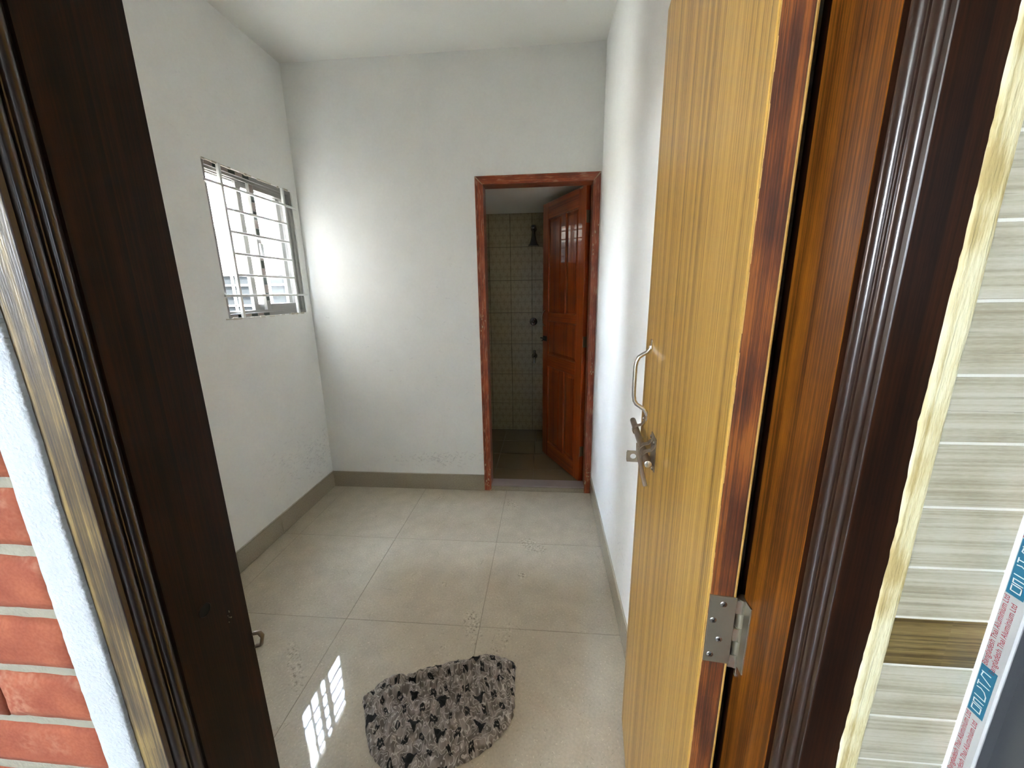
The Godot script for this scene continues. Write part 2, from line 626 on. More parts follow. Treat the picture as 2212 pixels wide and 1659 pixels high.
	coat(m, 0.8, 0.12)
	mat("grey_aluminium", Color(0.42, 0.43, 0.44), 0.45, null, Vector2.ONE, 0.7)
	mat("silicone", Color(0.88, 0.88, 0.87), 0.18)
	mat("teal_print", Color(0.10, 0.42, 0.53), 0.4)
	mat("red_print", Color(0.62, 0.10, 0.16), 0.5)
	mat("white_print", Color(0.90, 0.90, 0.88), 0.4)
	mat("sticker", Color(0.16, 0.20, 0.17), 0.5)
	mat("pale_sticker", Color(0.55, 0.50, 0.47), 0.5)
	# metal
	mat("steel", Color(0.62, 0.59, 0.52), 0.36, null, Vector2.ONE, 0.85)
	mat("bright_steel", Color(0.74, 0.72, 0.67), 0.25, null, Vector2.ONE, 0.9)
	mat("screw", Color(0.70, 0.70, 0.69), 0.22, null, Vector2.ONE, 1.0)
	mat("slot", Color(0.03, 0.028, 0.025), 0.8)
	mat("brown_steel", Color(0.50, 0.44, 0.37), 0.42, null, Vector2.ONE, 0.55)
	mat("chrome", Color(0.58, 0.58, 0.57), 0.08, null, Vector2.ONE, 1.0)
	mat("white_enamel", Color(0.86, 0.86, 0.84), 0.4)
	mat("window_aluminium", Color(0.56, 0.55, 0.53), 0.4, null, Vector2.ONE, 0.4)
	mat("rubber", Color(0.12, 0.12, 0.11), 0.7)
	m = mat("glass", Color(0.95, 0.98, 0.97, 0.06), 0.0)
	m.transparency = BaseMaterial3D.TRANSPARENCY_ALPHA
	# bathroom
	m = mat("bath_tile", Color.WHITE, 0.10, bath_texture(), Vector2(0.2, 0.3))
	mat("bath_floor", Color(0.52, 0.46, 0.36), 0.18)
	mat("sill_stone", Color(0.62, 0.57, 0.55), 0.4)
	# cloth
	m = mat("cloth", Color.WHITE, 0.9, cloth_texture(), Vector2(0.60, 0.45))
	m.rim_enabled = true
	m.rim = 0.2
	# far outside
	mat("render_pale", Color(0.78, 0.77, 0.74), 0.9)
	mat("render_brick", Color(0.58, 0.53, 0.49), 0.9)
	mat("render_dull", Color(0.35, 0.335, 0.315), 0.9)  # darkened so unseen walls outside bounce less light indoors
	m = mat("far_window", Color(0.11, 0.12, 0.125), 0.6)
	m.metallic_specular = 0.1
	mat("ground", Color(0.68, 0.66, 0.61), 0.95)
	mat("dark_glass", Color(0.05, 0.055, 0.06), 0.06)
	mat("veranda_tile", Color(0.62, 0.60, 0.56), 0.3)
	mat("leaf", Color(0.33, 0.42, 0.20), 0.7)

# ------------------------------------------------------------------ the setting
func structure(called: String, label := "", category := "") -> Node3D:
	var o := thing(called)
	o.set_meta("kind", "structure")
	if label:
		o.set_meta("label", label)
		o.set_meta("category", category)
	return o

func one(called: String, s: SurfaceTool, m: Material, label: String, category: String) -> MeshInstance3D:
	var o := obj(called, s, m)
	tag(o, label, category, "", "structure")
	return o

func room() -> void:
	# floor: a bed of grout and 60 cm tiles
	var fl := structure("floor", "speckled beige polished tile floor of the small white room", "floor")
	var s := ns()
	box(s, Vector3(-0.12, -0.12, -0.125), Vector3(W + 0.12, -0.0012, ZF))
	obj("bed", s, M.grout, fl)
	var xs := [0.0, 0.1105, 0.7115, 1.3141, W]
	var zs := [0.0, 0.602, 1.188, 1.79, ZF]
	for i in 4:
		for j in 4:
			var t := ns()
			box(t, Vector3(xs[i] + 0.0009, -0.010, zs[j] + 0.0009), Vector3(xs[i + 1] - 0.0009, 0.0, zs[j + 1] - 0.0009), 0.0006)
			obj("tile", t, M.floor_tile, fl)
	# walls with thickness; the left one holds the window, the back one the bathroom door
	s = ns()
	var wz0 := 0.055
	var wz1 := 0.712
	var wy0 := 1.300
	var wy1 := 2.040
	box(s, Vector3(-0.125, 0, -0.125), Vector3(0, H, wz0))
	box(s, Vector3(-0.125, 0, wz1), Vector3(0, H, ZI))
	box(s, Vector3(-0.125, 0, wz0), Vector3(0, wy0, wz1))
	box(s, Vector3(-0.125, wy1, wz0), Vector3(0, H, wz1))
	one("wall_left", s, M.paint_left, "white painted wall with the barred window", "wall")
	s = ns()
	box(s, Vector3(0.0, 0, -0.125), Vector3(1.154, H, 0))
	box(s, Vector3(1.9143, 0, -0.125), Vector3(W, H, 0))
	box(s, Vector3(1.154, 2.10, -0.125), Vector3(1.9143, H, 0))
	one("wall_back", s, M.paint_back, "white painted wall around the bathroom doorway", "wall")
	s = ns()
	box(s, Vector3(W, 0, -0.125), Vector3(W + 0.125, H, ZI))
	one("wall_right", s, M.paint, "white painted wall behind the open yellow wooden door", "wall")
	s = ns()
	box(s, Vector3(-0.125, H, -0.125), Vector3(W + 0.125, H + 0.15, ZI))
	one("ceiling", s, M.ceiling_paint, "white painted ceiling of the small room", "ceiling")
	# skirting of floor tile
	var bl := structure("baseboard_left", "beige tile skirting along the wall with the window", "skirting")
	var bb := structure("baseboard_back", "beige tile skirting left of the bathroom door frame", "skirting")
	var br := structure("baseboard_right", "beige tile skirting along the wall behind the yellow door", "skirting")
	for e in [[0.010, 0.605], [0.605, 1.207], [1.207, 1.809], [1.809, ZI]]:
		s = ns()
		box(s, Vector3(0.0, 0.0006, e[0] + 0.0006), Vector3(0.010, 0.1195, e[1] - 0.0006), 0.0012)
		obj("skirting_tile", s, M.skirting_tile, bl)
		s = ns()
		box(s, Vector3(W - 0.010, 0.0006, e[0] + 0.0006), Vector3(W, 0.1195, e[1] - 0.0006), 0.0012)
		obj("skirting_tile", s, M.skirting_tile, br)
	for e in [[0.0, 0.572], [0.572, 1.154]]:
		s = ns()
		box(s, Vector3(e[0] + 0.0006, 0.0006, 0.0), Vector3(e[1] - 0.0006, 0.1195, 0.010), 0.0012)
		obj("skirting_tile", s, M.skirting_tile, bb)
	# a line of cement on top of each skirting
	for q in [[bl, Vector3(0, 0.1195, 0), Vector3(0.007, 0.1235, ZI)], [br, Vector3(W - 0.007, 0.1195, 0), Vector3(W, 0.1235, ZI)], [bb, Vector3(0, 0.1195, 0), Vector3(1.154, 0.1225, 0.006)]]:
		s = ns()
		box(s, q[1], q[2], 0.001)
		obj("cement_line", s, M.pale_grout, q[0])

func bathroom() -> void:
	var x0 := 0.93
	var x1 := 1.93
	var zb := -1.2
	var fy := 0.030
	var s := ns()
	var fl := structure("floor_bathroom", "dim beige tile floor of the bathroom", "floor")
	box(s, Vector3(x0 - 0.1, -0.1, zb - 0.1), Vector3(x1 + 0.1, fy - 0.0012, -0.10))
	obj("bed", s, M.grout, fl)
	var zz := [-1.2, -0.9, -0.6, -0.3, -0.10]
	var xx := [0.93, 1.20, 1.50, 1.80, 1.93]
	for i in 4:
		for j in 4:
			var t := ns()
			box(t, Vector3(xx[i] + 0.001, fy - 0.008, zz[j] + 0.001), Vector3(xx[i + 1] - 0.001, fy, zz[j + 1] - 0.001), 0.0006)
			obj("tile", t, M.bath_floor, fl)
	var wb := structure("wall_bathroom_back", "beige patterned tile wall behind the shower", "wall")
	s = ns()
	box(s, Vector3(x0 - 0.1, 0, zb - 0.12), Vector3(x1 + 0.1, 2.4, zb - 0.006))
	obj("backing", s, M.dark_grout, wb)
	var cols := [0.93, 1.0605, 1.2605, 1.4605, 1.6605, 1.8605, 1.93]
	var rows := [0.032, 0.318, 0.618, 0.918, 1.218, 1.518, 1.815, 2.105]
	for i in cols.size() - 1:
		for j in rows.size() - 1:
			var t := ns()
			var o := Vector2(-cols[i] if i > 0 else -0.8605, -rows[j] if j > 0 else -0.018)
			box(t, Vector3(cols[i] + 0.0018, rows[j] + 0.0018, zb - 0.007), Vector3(cols[i + 1] - 0.0018, rows[j + 1] - 0.0018, zb), 0.0008, o)
			obj("tile", t, M.bath_tile, wb)
	var w := structure("wall_bathroom_right", "beige tile wall behind the red bathroom door", "wall")
	s = ns()
	box(s, Vector3(x1, 0, zb - 0.1), Vector3(x1 + 0.1, 2.4, -0.125))
	obj("tile_face", s, M.bath_tile, w)
	# the left wall holds a small barred window, which the red door mirrors; an added narrow shaft limits its light
	var bz0 := -0.99
	var bz1 := -0.70
	var by0 := 1.68
	var by1 := 2.0
	w = structure("wall_bathroom_left", "beige tile wall of the bathroom with a small window", "wall")
	s = ns()
	box(s, Vector3(x0 - 0.1, 0, zb - 0.1), Vector3(x0, 2.4, bz0))
	box(s, Vector3(x0 - 0.1, 0, bz1), Vector3(x0, 2.4, -0.125))
	box(s, Vector3(x0 - 0.1, 0, bz0), Vector3(x0, by0, bz1))
	box(s, Vector3(x0 - 0.1, by1, bz0), Vector3(x0, 2.4, bz1))
	obj("tile_face", s, M.bath_tile, w)
	var bw := structure("window_2", "small barred bathroom window mirrored in the red door", "window")
	for q in [[bz0, bz0 + 0.02], [-0.855, -0.835], [bz1 - 0.02, bz1]]:
		s = ns()
		box(s, Vector3(x0 - 0.07, by0, q[0]), Vector3(x0 - 0.03, by1, q[1]), 0.001)
		obj("stile", s, M.window_aluminium, bw)
	for k in 4:
		s = ns()
		var yy := by0 + 0.05 + 0.075 * k
		box(s, Vector3(x0 - 0.028, yy, bz0), Vector3(x0 - 0.018, yy + 0.01, bz1), 0.001)
		obj("bar", s, M.white_enamel, bw)
	s = ns()
	box(s, Vector3(x0 - 0.40, -3.3, -1.6), Vector3(x0 - 0.30, 10.0, -0.125))
	box(s, Vector3(x0 - 0.45, -3.3, -1.6), Vector3(x0, 10.0, -1.5))
	one("wall_shaft_added", s, M.render_dull, "grey unseen wall added outside the bathroom window to limit its light", "wall")
	s = ns()
	box(s, Vector3(x0 - 0.1, 2.105, zb - 0.1), Vector3(x1 + 0.1, 2.25, -0.10))
	one("ceiling_bathroom", s, M.ceiling_paint, "low white ceiling of the bathroom", "ceiling")
	# sill under the bathroom door
	var sl := structure("trim_3", "low tiled door sill with a mauve stone top at the bathroom", "sill")
	s = ns()
	box(s, Vector3(1.2029, 0.0, -0.10), Vector3(1.8707, 0.030, 0.0), 0.001)
	obj("front_tile", s, M.skirting_tile, sl)
	s = ns()
	box(s, Vector3(1.2029, 0.031, -0.10), Vector3(1.8707, 0.043, -0.002), 0.002)
	obj("stone_top", s, M.sill_stone, sl)

func bathroom_frame() -> void:
	var t := structure("trim_2", "worn red-brown wooden frame around the bathroom doorway", "door frame")
	var ol := 1.1539
	var orr := 1.9143
	var il := 1.2029
	var ir := 1.8707
	var ot := 2.10
	var it := 2.0509
	var s := ns()
	prism(s, PackedVector2Array([Vector2(ol, 0), Vector2(il, 0), Vector2(il, it), Vector2(ol, ot)]), -0.10, 0.005)
	obj("jamb", s, M.red_frame, t)
	s = ns()
	prism(s, PackedVector2Array([Vector2(ir, 0), Vector2(orr, 0), Vector2(orr, ot), Vector2(ir, it)]), -0.10, 0.005, Vector2(0.3, 0.4))
	obj("jamb", s, M.red_frame, t)
	uv_swap = true
	s = ns()
	prism(s, PackedVector2Array([Vector2(il, it), Vector2(ir, it), Vector2(orr, ot), Vector2(ol, ot)]), -0.10, 0.005)
	obj("head", s, M.red_frame, t)
	uv_swap = false
	# filler in the two mitres, and chips of old paint and mortar
	for q in [[Vector2(ol, ot), Vector2(il, it)], [Vector2(orr, ot), Vector2(ir, it)]]:
		s = ns()
		var d: Vector2 = (q[1] - q[0]).normalized()
		var n := Vector2(-d.y, d.x) * 0.0035
		var a: Vector2 = q[0] + d * 0.004
		var b: Vector2 = q[1] - d * 0.003
		prism(s, PackedVector2Array([a - n, b - n * 0.4, b + n * 0.4, a + n]), 0.004, 0.0062)
		obj("filler", s, M.filler, t)
	rng.seed = 77
	for q in [[1.160, 0.12, 12], [1.875, 0.14, 14], [1.872, 0.95, 7], [1.160, 1.25, 8], [1.873, 1.72, 6], [1.19, 0.04, 8]]:
		for k in int(q[2]):
			var c := Vector2(q[0] + rng.randf_range(0.0, 0.036), q[1] + rng.randf_range(-0.09, 0.09))
			var r := rng.randf_range(0.002, 0.0055)
			var pts := PackedVector2Array()
			for e in 6:
				pts.append(c + Vector2(cos(TAU * e / 6), sin(TAU * e / 6) * 2.0) * r * rng.randf_range(0.5, 1.0))
			s = ns()
			prism(s, pts, 0.0045, 0.0056)
			obj("paint_chip", s, M.filler, t)

func bathroom_door() -> void:
	# hung on the right jamb, standing ajar into the bathroom
	var w := 0.612
	var hin := Vector3(1.840, 0.035, -0.10)
	var dirv := Vector3(1.569 - 1.840, 0, -0.645 + 0.10).normalized()
	var d := structure("door_2", "glossy red-brown panelled wooden door standing ajar in the bathroom doorway", "door")
	d.position = hin
	# local: -z runs along the leaf from the hinges, -x is the face seen from the room
	d.rotation.y = atan2(-dirv.x, -dirv.z)
	var th := 0.034
	var hh := 2.022
	var st := 0.088
	var add := func(called: String, lo: Vector3, hi: Vector3, ch: float, swap: bool) -> void:
		uv_swap = swap
		var s := ns()
		box(s, lo, hi, ch)
		obj(called, s, M.red_door, d)
		uv_swap = false
	add.call("stile", Vector3(0, 0, -st), Vector3(th, hh, 0), 0.002, false)
	add.call("stile", Vector3(0, 0, -w), Vector3(th, hh, -w + st), 0.002, false)
	for r in [[0.0, 0.125], [0.785, 0.880], [1.150, 1.215], [1.905, hh]]:
		add.call("rail", Vector3(0.0004, r[0], -w + st), Vector3(th - 0.0004, r[1], -st), 0.0018, true)
	var mz := -0.29
	for r in [[0.125, 0.785], [1.215, 1.905]]:
		add.call("muntin", Vector3(0.0004, r[0], mz - 0.033), Vector3(th - 0.0004, r[1], mz + 0.033), 0.0018, false)
	# panels sit back in their openings behind a bead, with a raised field
	var open := [[-st, mz + 0.033, 0.125, 0.785], [mz - 0.033, -w + st, 0.125, 0.785], [-st, mz + 0.033, 1.215, 1.905], [mz - 0.033, -w + st, 1.215, 1.905], [-st, -w + st, 0.880, 1.150]]
	for o in open:
		var z1: float = o[0]
		var z0: float = o[1]
		var s := ns()
		box(s, Vector3(0.010, o[2], z0), Vector3(th - 0.010, o[3], z1))
		# sloping field on each side
		for side in [0, 1]:
			var xa: float = 0.010 if side == 0 else th - 0.010
			var xb: float = 0.0055 if side == 0 else th - 0.0055
			var hx := Vector3(-1, 0, 0) if side == 0 else Vector3(1, 0, 0)
			var i0 := 0.012
			var i1 := 0.030
			var A := [Vector3(xa, o[2] + i0, z0 + i0), Vector3(xa, o[3] - i0, z0 + i0), Vector3(xa, o[3] - i0, z1 - i0), Vector3(xa, o[2] + i0, z1 - i0)]
			var B := [Vector3(xb, o[2] + i1, z0 + i1), Vector3(xb, o[3] - i1, z0 + i1), Vector3(xb, o[3] - i1, z1 - i1), Vector3(xb, o[2] + i1, z1 - i1)]
			for k in 4:
				var q := (k + 1) % 4
				face(s, [A[k], A[q], B[q], B[k]], hx)
			face(s, B, hx)
		var p := obj("panel", s, M.red_door, d)
		# the bead round the panel
		var path := [Vector3(0.0065, o[2] + 0.004, z0 + 0.004), Vector3(0.0065, o[3] - 0.004, z0 + 0.004), Vector3(0.0065, o[3] - 0.004, z1 - 0.004), Vector3(0.0065, o[2] + 0.004, z1 - 0.004), Vector3(0.0065, o[2] + 0.004, z0 + 0.004)]
		s = ns()
		for k in 4:
			tube(s, [path[k], path[k + 1]], 0.0042, 8)
		obj("bead", s, M.red_door, p)
	# pull handle and tower bolt near the free edge
	var s2 := ns()
	var pts := []
	for k in 13:
		var t := k / 12.0
		pts.append(Vector3(-0.030 * sin(PI * t) ** 0.6 - 0.001, 1.265 - 0.125 * t - 0.035, -w + 0.045))
	tube(s2, pts, 0.0045, 8)
	obj("pull_handle", s2, M.bright_steel, d)
	s2 = ns()
	box(s2, Vector3(-0.003, 0.985, -w + 0.010), Vector3(0.0, 1.025, -w + 0.075), 0.001)
	tube(s2, [Vector3(-0.010, 1.005, -w - 0.018), Vector3(-0.010, 1.005, -w + 0.065)], 0.005, 8)
	tube(s2, [Vector3(-0.010, 1.005, -w + 0.04), Vector3(-0.028, 0.985, -w + 0.04)], 0.0035, 8)
	obj("tower_bolt", s2, M.slot, d)
	for y in [0.20, 1.00, 1.80]:
		s2 = ns()
		box(s2, Vector3(0.004, y, -0.001), Vector3(th, y + 0.075, 0.003), 0.0008)
		tube(s2, [Vector3(th + 0.003, y, 0.004), Vector3(th + 0.003, y + 0.075, 0.004)], 0.005, 8)
		obj("hinge", s2, M.brown_steel, d)
	var s3 := ns()
	box(s3, Vector3(-0.0006, hh - 0.012, -0.075), Vector3(0.0, hh - 0.002, -0.040), 0.0)
	obj("paint_chip", s3, M.filler, d)

func bathroom_fittings() -> void:
	# shower rose on a short arm
	var c := thing("wall_shower", Vector3(1.478, 1.965, -1.2))
	tag(c, "chrome bell-shaped shower head on the patterned tile wall", "shower")
	var s := ns()
	lathe(s, [Vector2(0.0, 0.012), Vector2(0.020, 0.012), Vector2(0.026, 0.004), Vector2(0.027, 0.0)], Transform3D(Basis(Vector3.RIGHT, PI / 2), Vector3.ZERO))
	obj("flange", s, M.chrome, c)
	s = ns()
	var arm := []
	for k in 9:
		var a := PI / 2 * k / 8
		arm.append(Vector3(0, -0.035 + 0.035 * cos(a), 0.055 + 0.035 * sin(a)))
	arm.push_front(Vector3(0, 0, 0.0))
	tube(s, arm, 0.010, 12)
	obj("arm", s, M.chrome, c)
	s = ns()
	lathe(s, [Vector2(0.0, 0.032), Vector2(0.018, 0.028), Vector2(0.025, 0.014), Vector2(0.024, 0.0), Vector2(0.016, -0.014), Vector2(0.0, -0.02)], Transform3D(Basis(), Vector3(0, -0.008, 0.090)))
	obj("ball_joint", s, M.chrome, c)
	s = ns()
	lathe(s, [Vector2(0.0, 0.0), Vector2(0.016, 0.0), Vector2(0.0165, -0.02), Vector2(0.019, -0.05), Vector2(0.026, -0.085), Vector2(0.036, -0.115), Vector2(0.048, -0.130), Vector2(0.049, -0.136), Vector2(0.0, -0.132)], Transform3D(Basis(), Vector3(0, -0.02, 0.090)), 28)
	obj("bell", s, M.chrome, c)
	# mixing valve
	c = thing("shower_valve", Vector3(1.474, 1.132, -1.2))
	tag(c, "round chrome shower valve on the tile wall below the shower", "valve")
	s = ns()
	lathe(s, [Vector2(0.0, 0.010), Vector2(0.030, 0.009), Vector2(0.036, 0.004), Vector2(0.037, 0.0)], Transform3D(Basis(Vector3.RIGHT, PI / 2), Vector3.ZERO), 28)
	obj("rosette", s, M.chrome, c)
	s = ns()
	lathe(s, [Vector2(0.0, 0.042), Vector2(0.011, 0.040), Vector2(0.015, 0.034), Vector2(0.016, 0.010)], Transform3D(Basis(Vector3.RIGHT, PI / 2), Vector3.ZERO))
	tube(s, [Vector3(0, 0, 0.034), Vector3(0, 0.028, 0.040)], 0.005, 8)
	obj("knob", s, M.chrome, c)
	# bib tap
	c = thing("bib_tap", Vector3(1.483, 0.80, -1.2))
	tag(c, "small chrome water tap low on the tile wall", "tap")
	s = ns()
	lathe(s, [Vector2(0.0, 0.008), Vector2(0.022, 0.007), Vector2(0.028, 0.0)], Transform3D(Basis(Vector3.RIGHT, PI / 2), Vector3.ZERO))
	obj("flange", s, M.chrome, c)
	s = ns()
	tube(s, [Vector3(0, 0, 0), Vector3(0, 0.0, 0.05), Vector3(0, -0.004, 0.075), Vector3(0, -0.02, 0.09), Vector3(0, -0.055, 0.094)], 0.011, 12)
	obj("spout", s, M.chrome, c)
	s = ns()
	lathe(s, [Vector2(0.0, 0.055), Vector2(0.010, 0.055), Vector2(0.013, 0.05), Vector2(0.013, 0.02), Vector2(0.009, 0.012), Vector2(0.009, 0.0)], Transform3D(Basis(), Vector3(0, 0.008, 0.045)))
	obj("knob", s, M.chrome, c)

func window() -> void:
	var z0 := 0.055
	var z1 := 0.712
	var y0 := 1.300
	var y1 := 2.040
	var w := structure("window_1", "sliding aluminium window with film stickers in the white wall", "window")
	# outer frame of four members
	var f := 0.022
	for q in [["frame_jamb", Vector3(-0.090, y0, z0), Vector3(-0.008, y1, z0 + f)], ["frame_jamb", Vector3(-0.090, y0, z1 - f), Vector3(-0.008, y1, z1)], ["frame_head", Vector3(-0.090, y1 - f, z0 + f), Vector3(-0.008, y1, z1 - f)], ["frame_sill", Vector3(-0.090, y0, z0 + f), Vector3(-0.008, y0 + f, z1 - f)]]:
		var s := ns()
		box(s, q[1], q[2], 0.001)
		obj(q[0], s, M.window_aluminium, w)
	# tracks on head and sill
	for x in [-0.078, -0.0485, -0.019]:
		for y in [[y0 + f, y0 + f + 0.012], [y1 - f - 0.014, y1 - f]]:
			var s := ns()
			box(s, Vector3(x - 0.0015, y[0], z0 + f), Vector3(x + 0.0015, y[1], z1 - f))
			obj("track", s, M.window_aluminium, w)
		var s2 := ns()
		box(s2, Vector3(x - 0.0015, y0 + f, z0 + f), Vector3(x + 0.0015, y1 - f, z0 + f + 0.014))
		obj("track", s2, M.window_aluminium, w)
	# two sashes, both slid towards the back wall: inner one in front
	for q in [[-0.0335, z0 + f + 0.004, 0.392], [-0.0635, z0 + f + 0.030, 0.452]]:
		var sash := Node3D.new()
		sash.name = "sash"
		w.add_child(sash, true)
		var xa: float = q[0] - 0.010
		var xb: float = q[0] + 0.010
		var za: float = q[1]
		var zb: float = q[2]
		var ya := y0 + f + 0.006
		var yb := y1 - f - 0.006
		for e in [["stile", Vector3(xa, ya, za), Vector3(xb, yb, za + 0.034)], ["stile", Vector3(xa, ya, zb - 0.034), Vector3(xb, yb, zb)], ["rail", Vector3(xa, ya, za + 0.034), Vector3(xb, ya + 0.038, zb - 0.034)], ["rail", Vector3(xa, yb - 0.030, za + 0.034), Vector3(xb, yb, zb - 0.034)]]:
			var s := ns()
			box(s, e[1], e[2], 0.0015)
			obj(e[0], s, M.window_aluminium, sash)
		var g := ns()
		face(g, [Vector3(q[0], ya + 0.038, za + 0.034), Vector3(q[0], yb - 0.030, za + 0.034), Vector3(q[0], yb - 0.030, zb - 0.034), Vector3(q[0], ya + 0.038, zb - 0.034)], Vector3.RIGHT)
		obj("pane", g, M.glass, sash)
	# crescent latch on the meeting stile
	var s3 := ns()
	box(s3, Vector3(-0.0235, 1.62, 0.362), Vector3(-0.012, 1.70, 0.386), 0.002)
	obj("latch", s3, M.white_enamel, w)
	# maker's film stickers: along the head, the sill and the meeting stile
	var stick := func(lo: Vector3, hi: Vector3, m: Material) -> void:
		var s := ns()
		box(s, lo, hi)
		obj("film_sticker", s, m, w)
	for y in [1.385, 1.475, 1.565, 1.735, 1.825, 1.915]:
		stick.call(Vector3(-0.0237, y, 0.366), Vector3(-0.0232, y + 0.042, 0.388), M.sticker)
		stick.call(Vector3(-0.0237, y + 0.045, 0.366), Vector3(-0.0232, y + 0.087, 0.388), M.pale_sticker)
	for k in 3:
		var zz := 0.405 + 0.095 * k
		stick.call(Vector3(-0.0083, y1 - 0.020, zz), Vector3(-0.0073, y1 - 0.004, zz + 0.045), M.sticker)
		stick.call(Vector3(-0.0083, y1 - 0.020, zz + 0.048), Vector3(-0.0073, y1 - 0.004, zz + 0.092), M.pale_sticker)
		stick.call(Vector3(-0.0083, y0 + 0.003, zz), Vector3(-0.0073, y0 + 0.018, zz + 0.045), M.sticker)
		stick.call(Vector3(-0.0083, y0 + 0.003, zz + 0.048), Vector3(-0.0073, y0 + 0.018, zz + 0.092), M.pale_sticker)
	# ragged filler along the opening
	rng.seed = 21
	for e in [[y1, 0.09, 0.70], [y0, 0.09, 0.70]]:
		var zz: float = e[1]
		while zz < e[2]:
			var l := rng.randf_range(0.012, 0.05)
			if rng.randf() < 0.75:
				var s := ns()
				var hh := rng.randf_range(0.002, 0.007)
				box(s, Vector3(-0.004, e[0] - hh, zz), Vector3(0.0015 + rng.randf() * 0.002, e[0] + hh * rng.randf(), zz + l), 0.0007)
				obj("filler", s, M.pale_grout, w)
			zz += l
	# the iron grille
	var gr := thing("window_grille", Vector3(0, y0, 0))
	tag(gr, "white painted iron bar grille across the window", "grille")
	var b := 0.0075
	var ys := [1.414, 1.519, 1.625, 1.731, 1.838, 1.945]
	var gx := 0.002
	for z in [0.617, 0.147]:
		var s := ns()
		box(s, Vector3(gx - b, 0, z - b), Vector3(gx + b, y1 - y0, z + b), 0.0012)
		obj("upright_bar", s, M.white_enamel, gr)
	for k in 6:
		var s := ns()
		var za := 0.147 + b
		var zb := 0.617 - b
		if k == 0 or k == 5:
			za = z0 - 0.018
			zb = z1 + 0.006
		box(s, Vector3(gx + 0.002 - b * 0.8, ys[k] - y0 - b * 0.8, za), Vector3(gx + 0.002 + b * 0.8, ys[k] - y0 + b * 0.8, zb), 0.0012)
		obj("cross_bar", s, M.white_enamel, gr)

# section of an entrance jamb: (offset into the wood from the reveal, depth from the camera plane)
func jamb_section() -> Array:
	var p := [Vector2(0.003, 0.392), Vector2(0.0, 0.390), Vector2(0.0, 0.3405), Vector2(0.0032, 0.3395)]
	for k in range(0, 9):
		var a := PI * k / 8
		p.append(Vector2(0.0045 - 0.0048 * sin(a), 0.3325 + 0.0058 * cos(a)))
	p.append(Vector2(0.0055, 0.3262))
	p.append(Vector2(0.0032, 0.3250))
	p.append(Vector2(0.0032, 0.3237))
	for k in range(0, 9):
		var a := PI * k / 8
		p.append(Vector2(0.0060 - 0.0046 * sin(a), 0.3172 + 0.0056 * cos(a)))
	p.append(Vector2(0.0075, 0.3110))
	p.append(Vector2(0.0052, 0.3098))
	p.append(Vector2(0.0050, 0.3056))
	p.append(Vector2(0.0056, 0.3050))
	return p

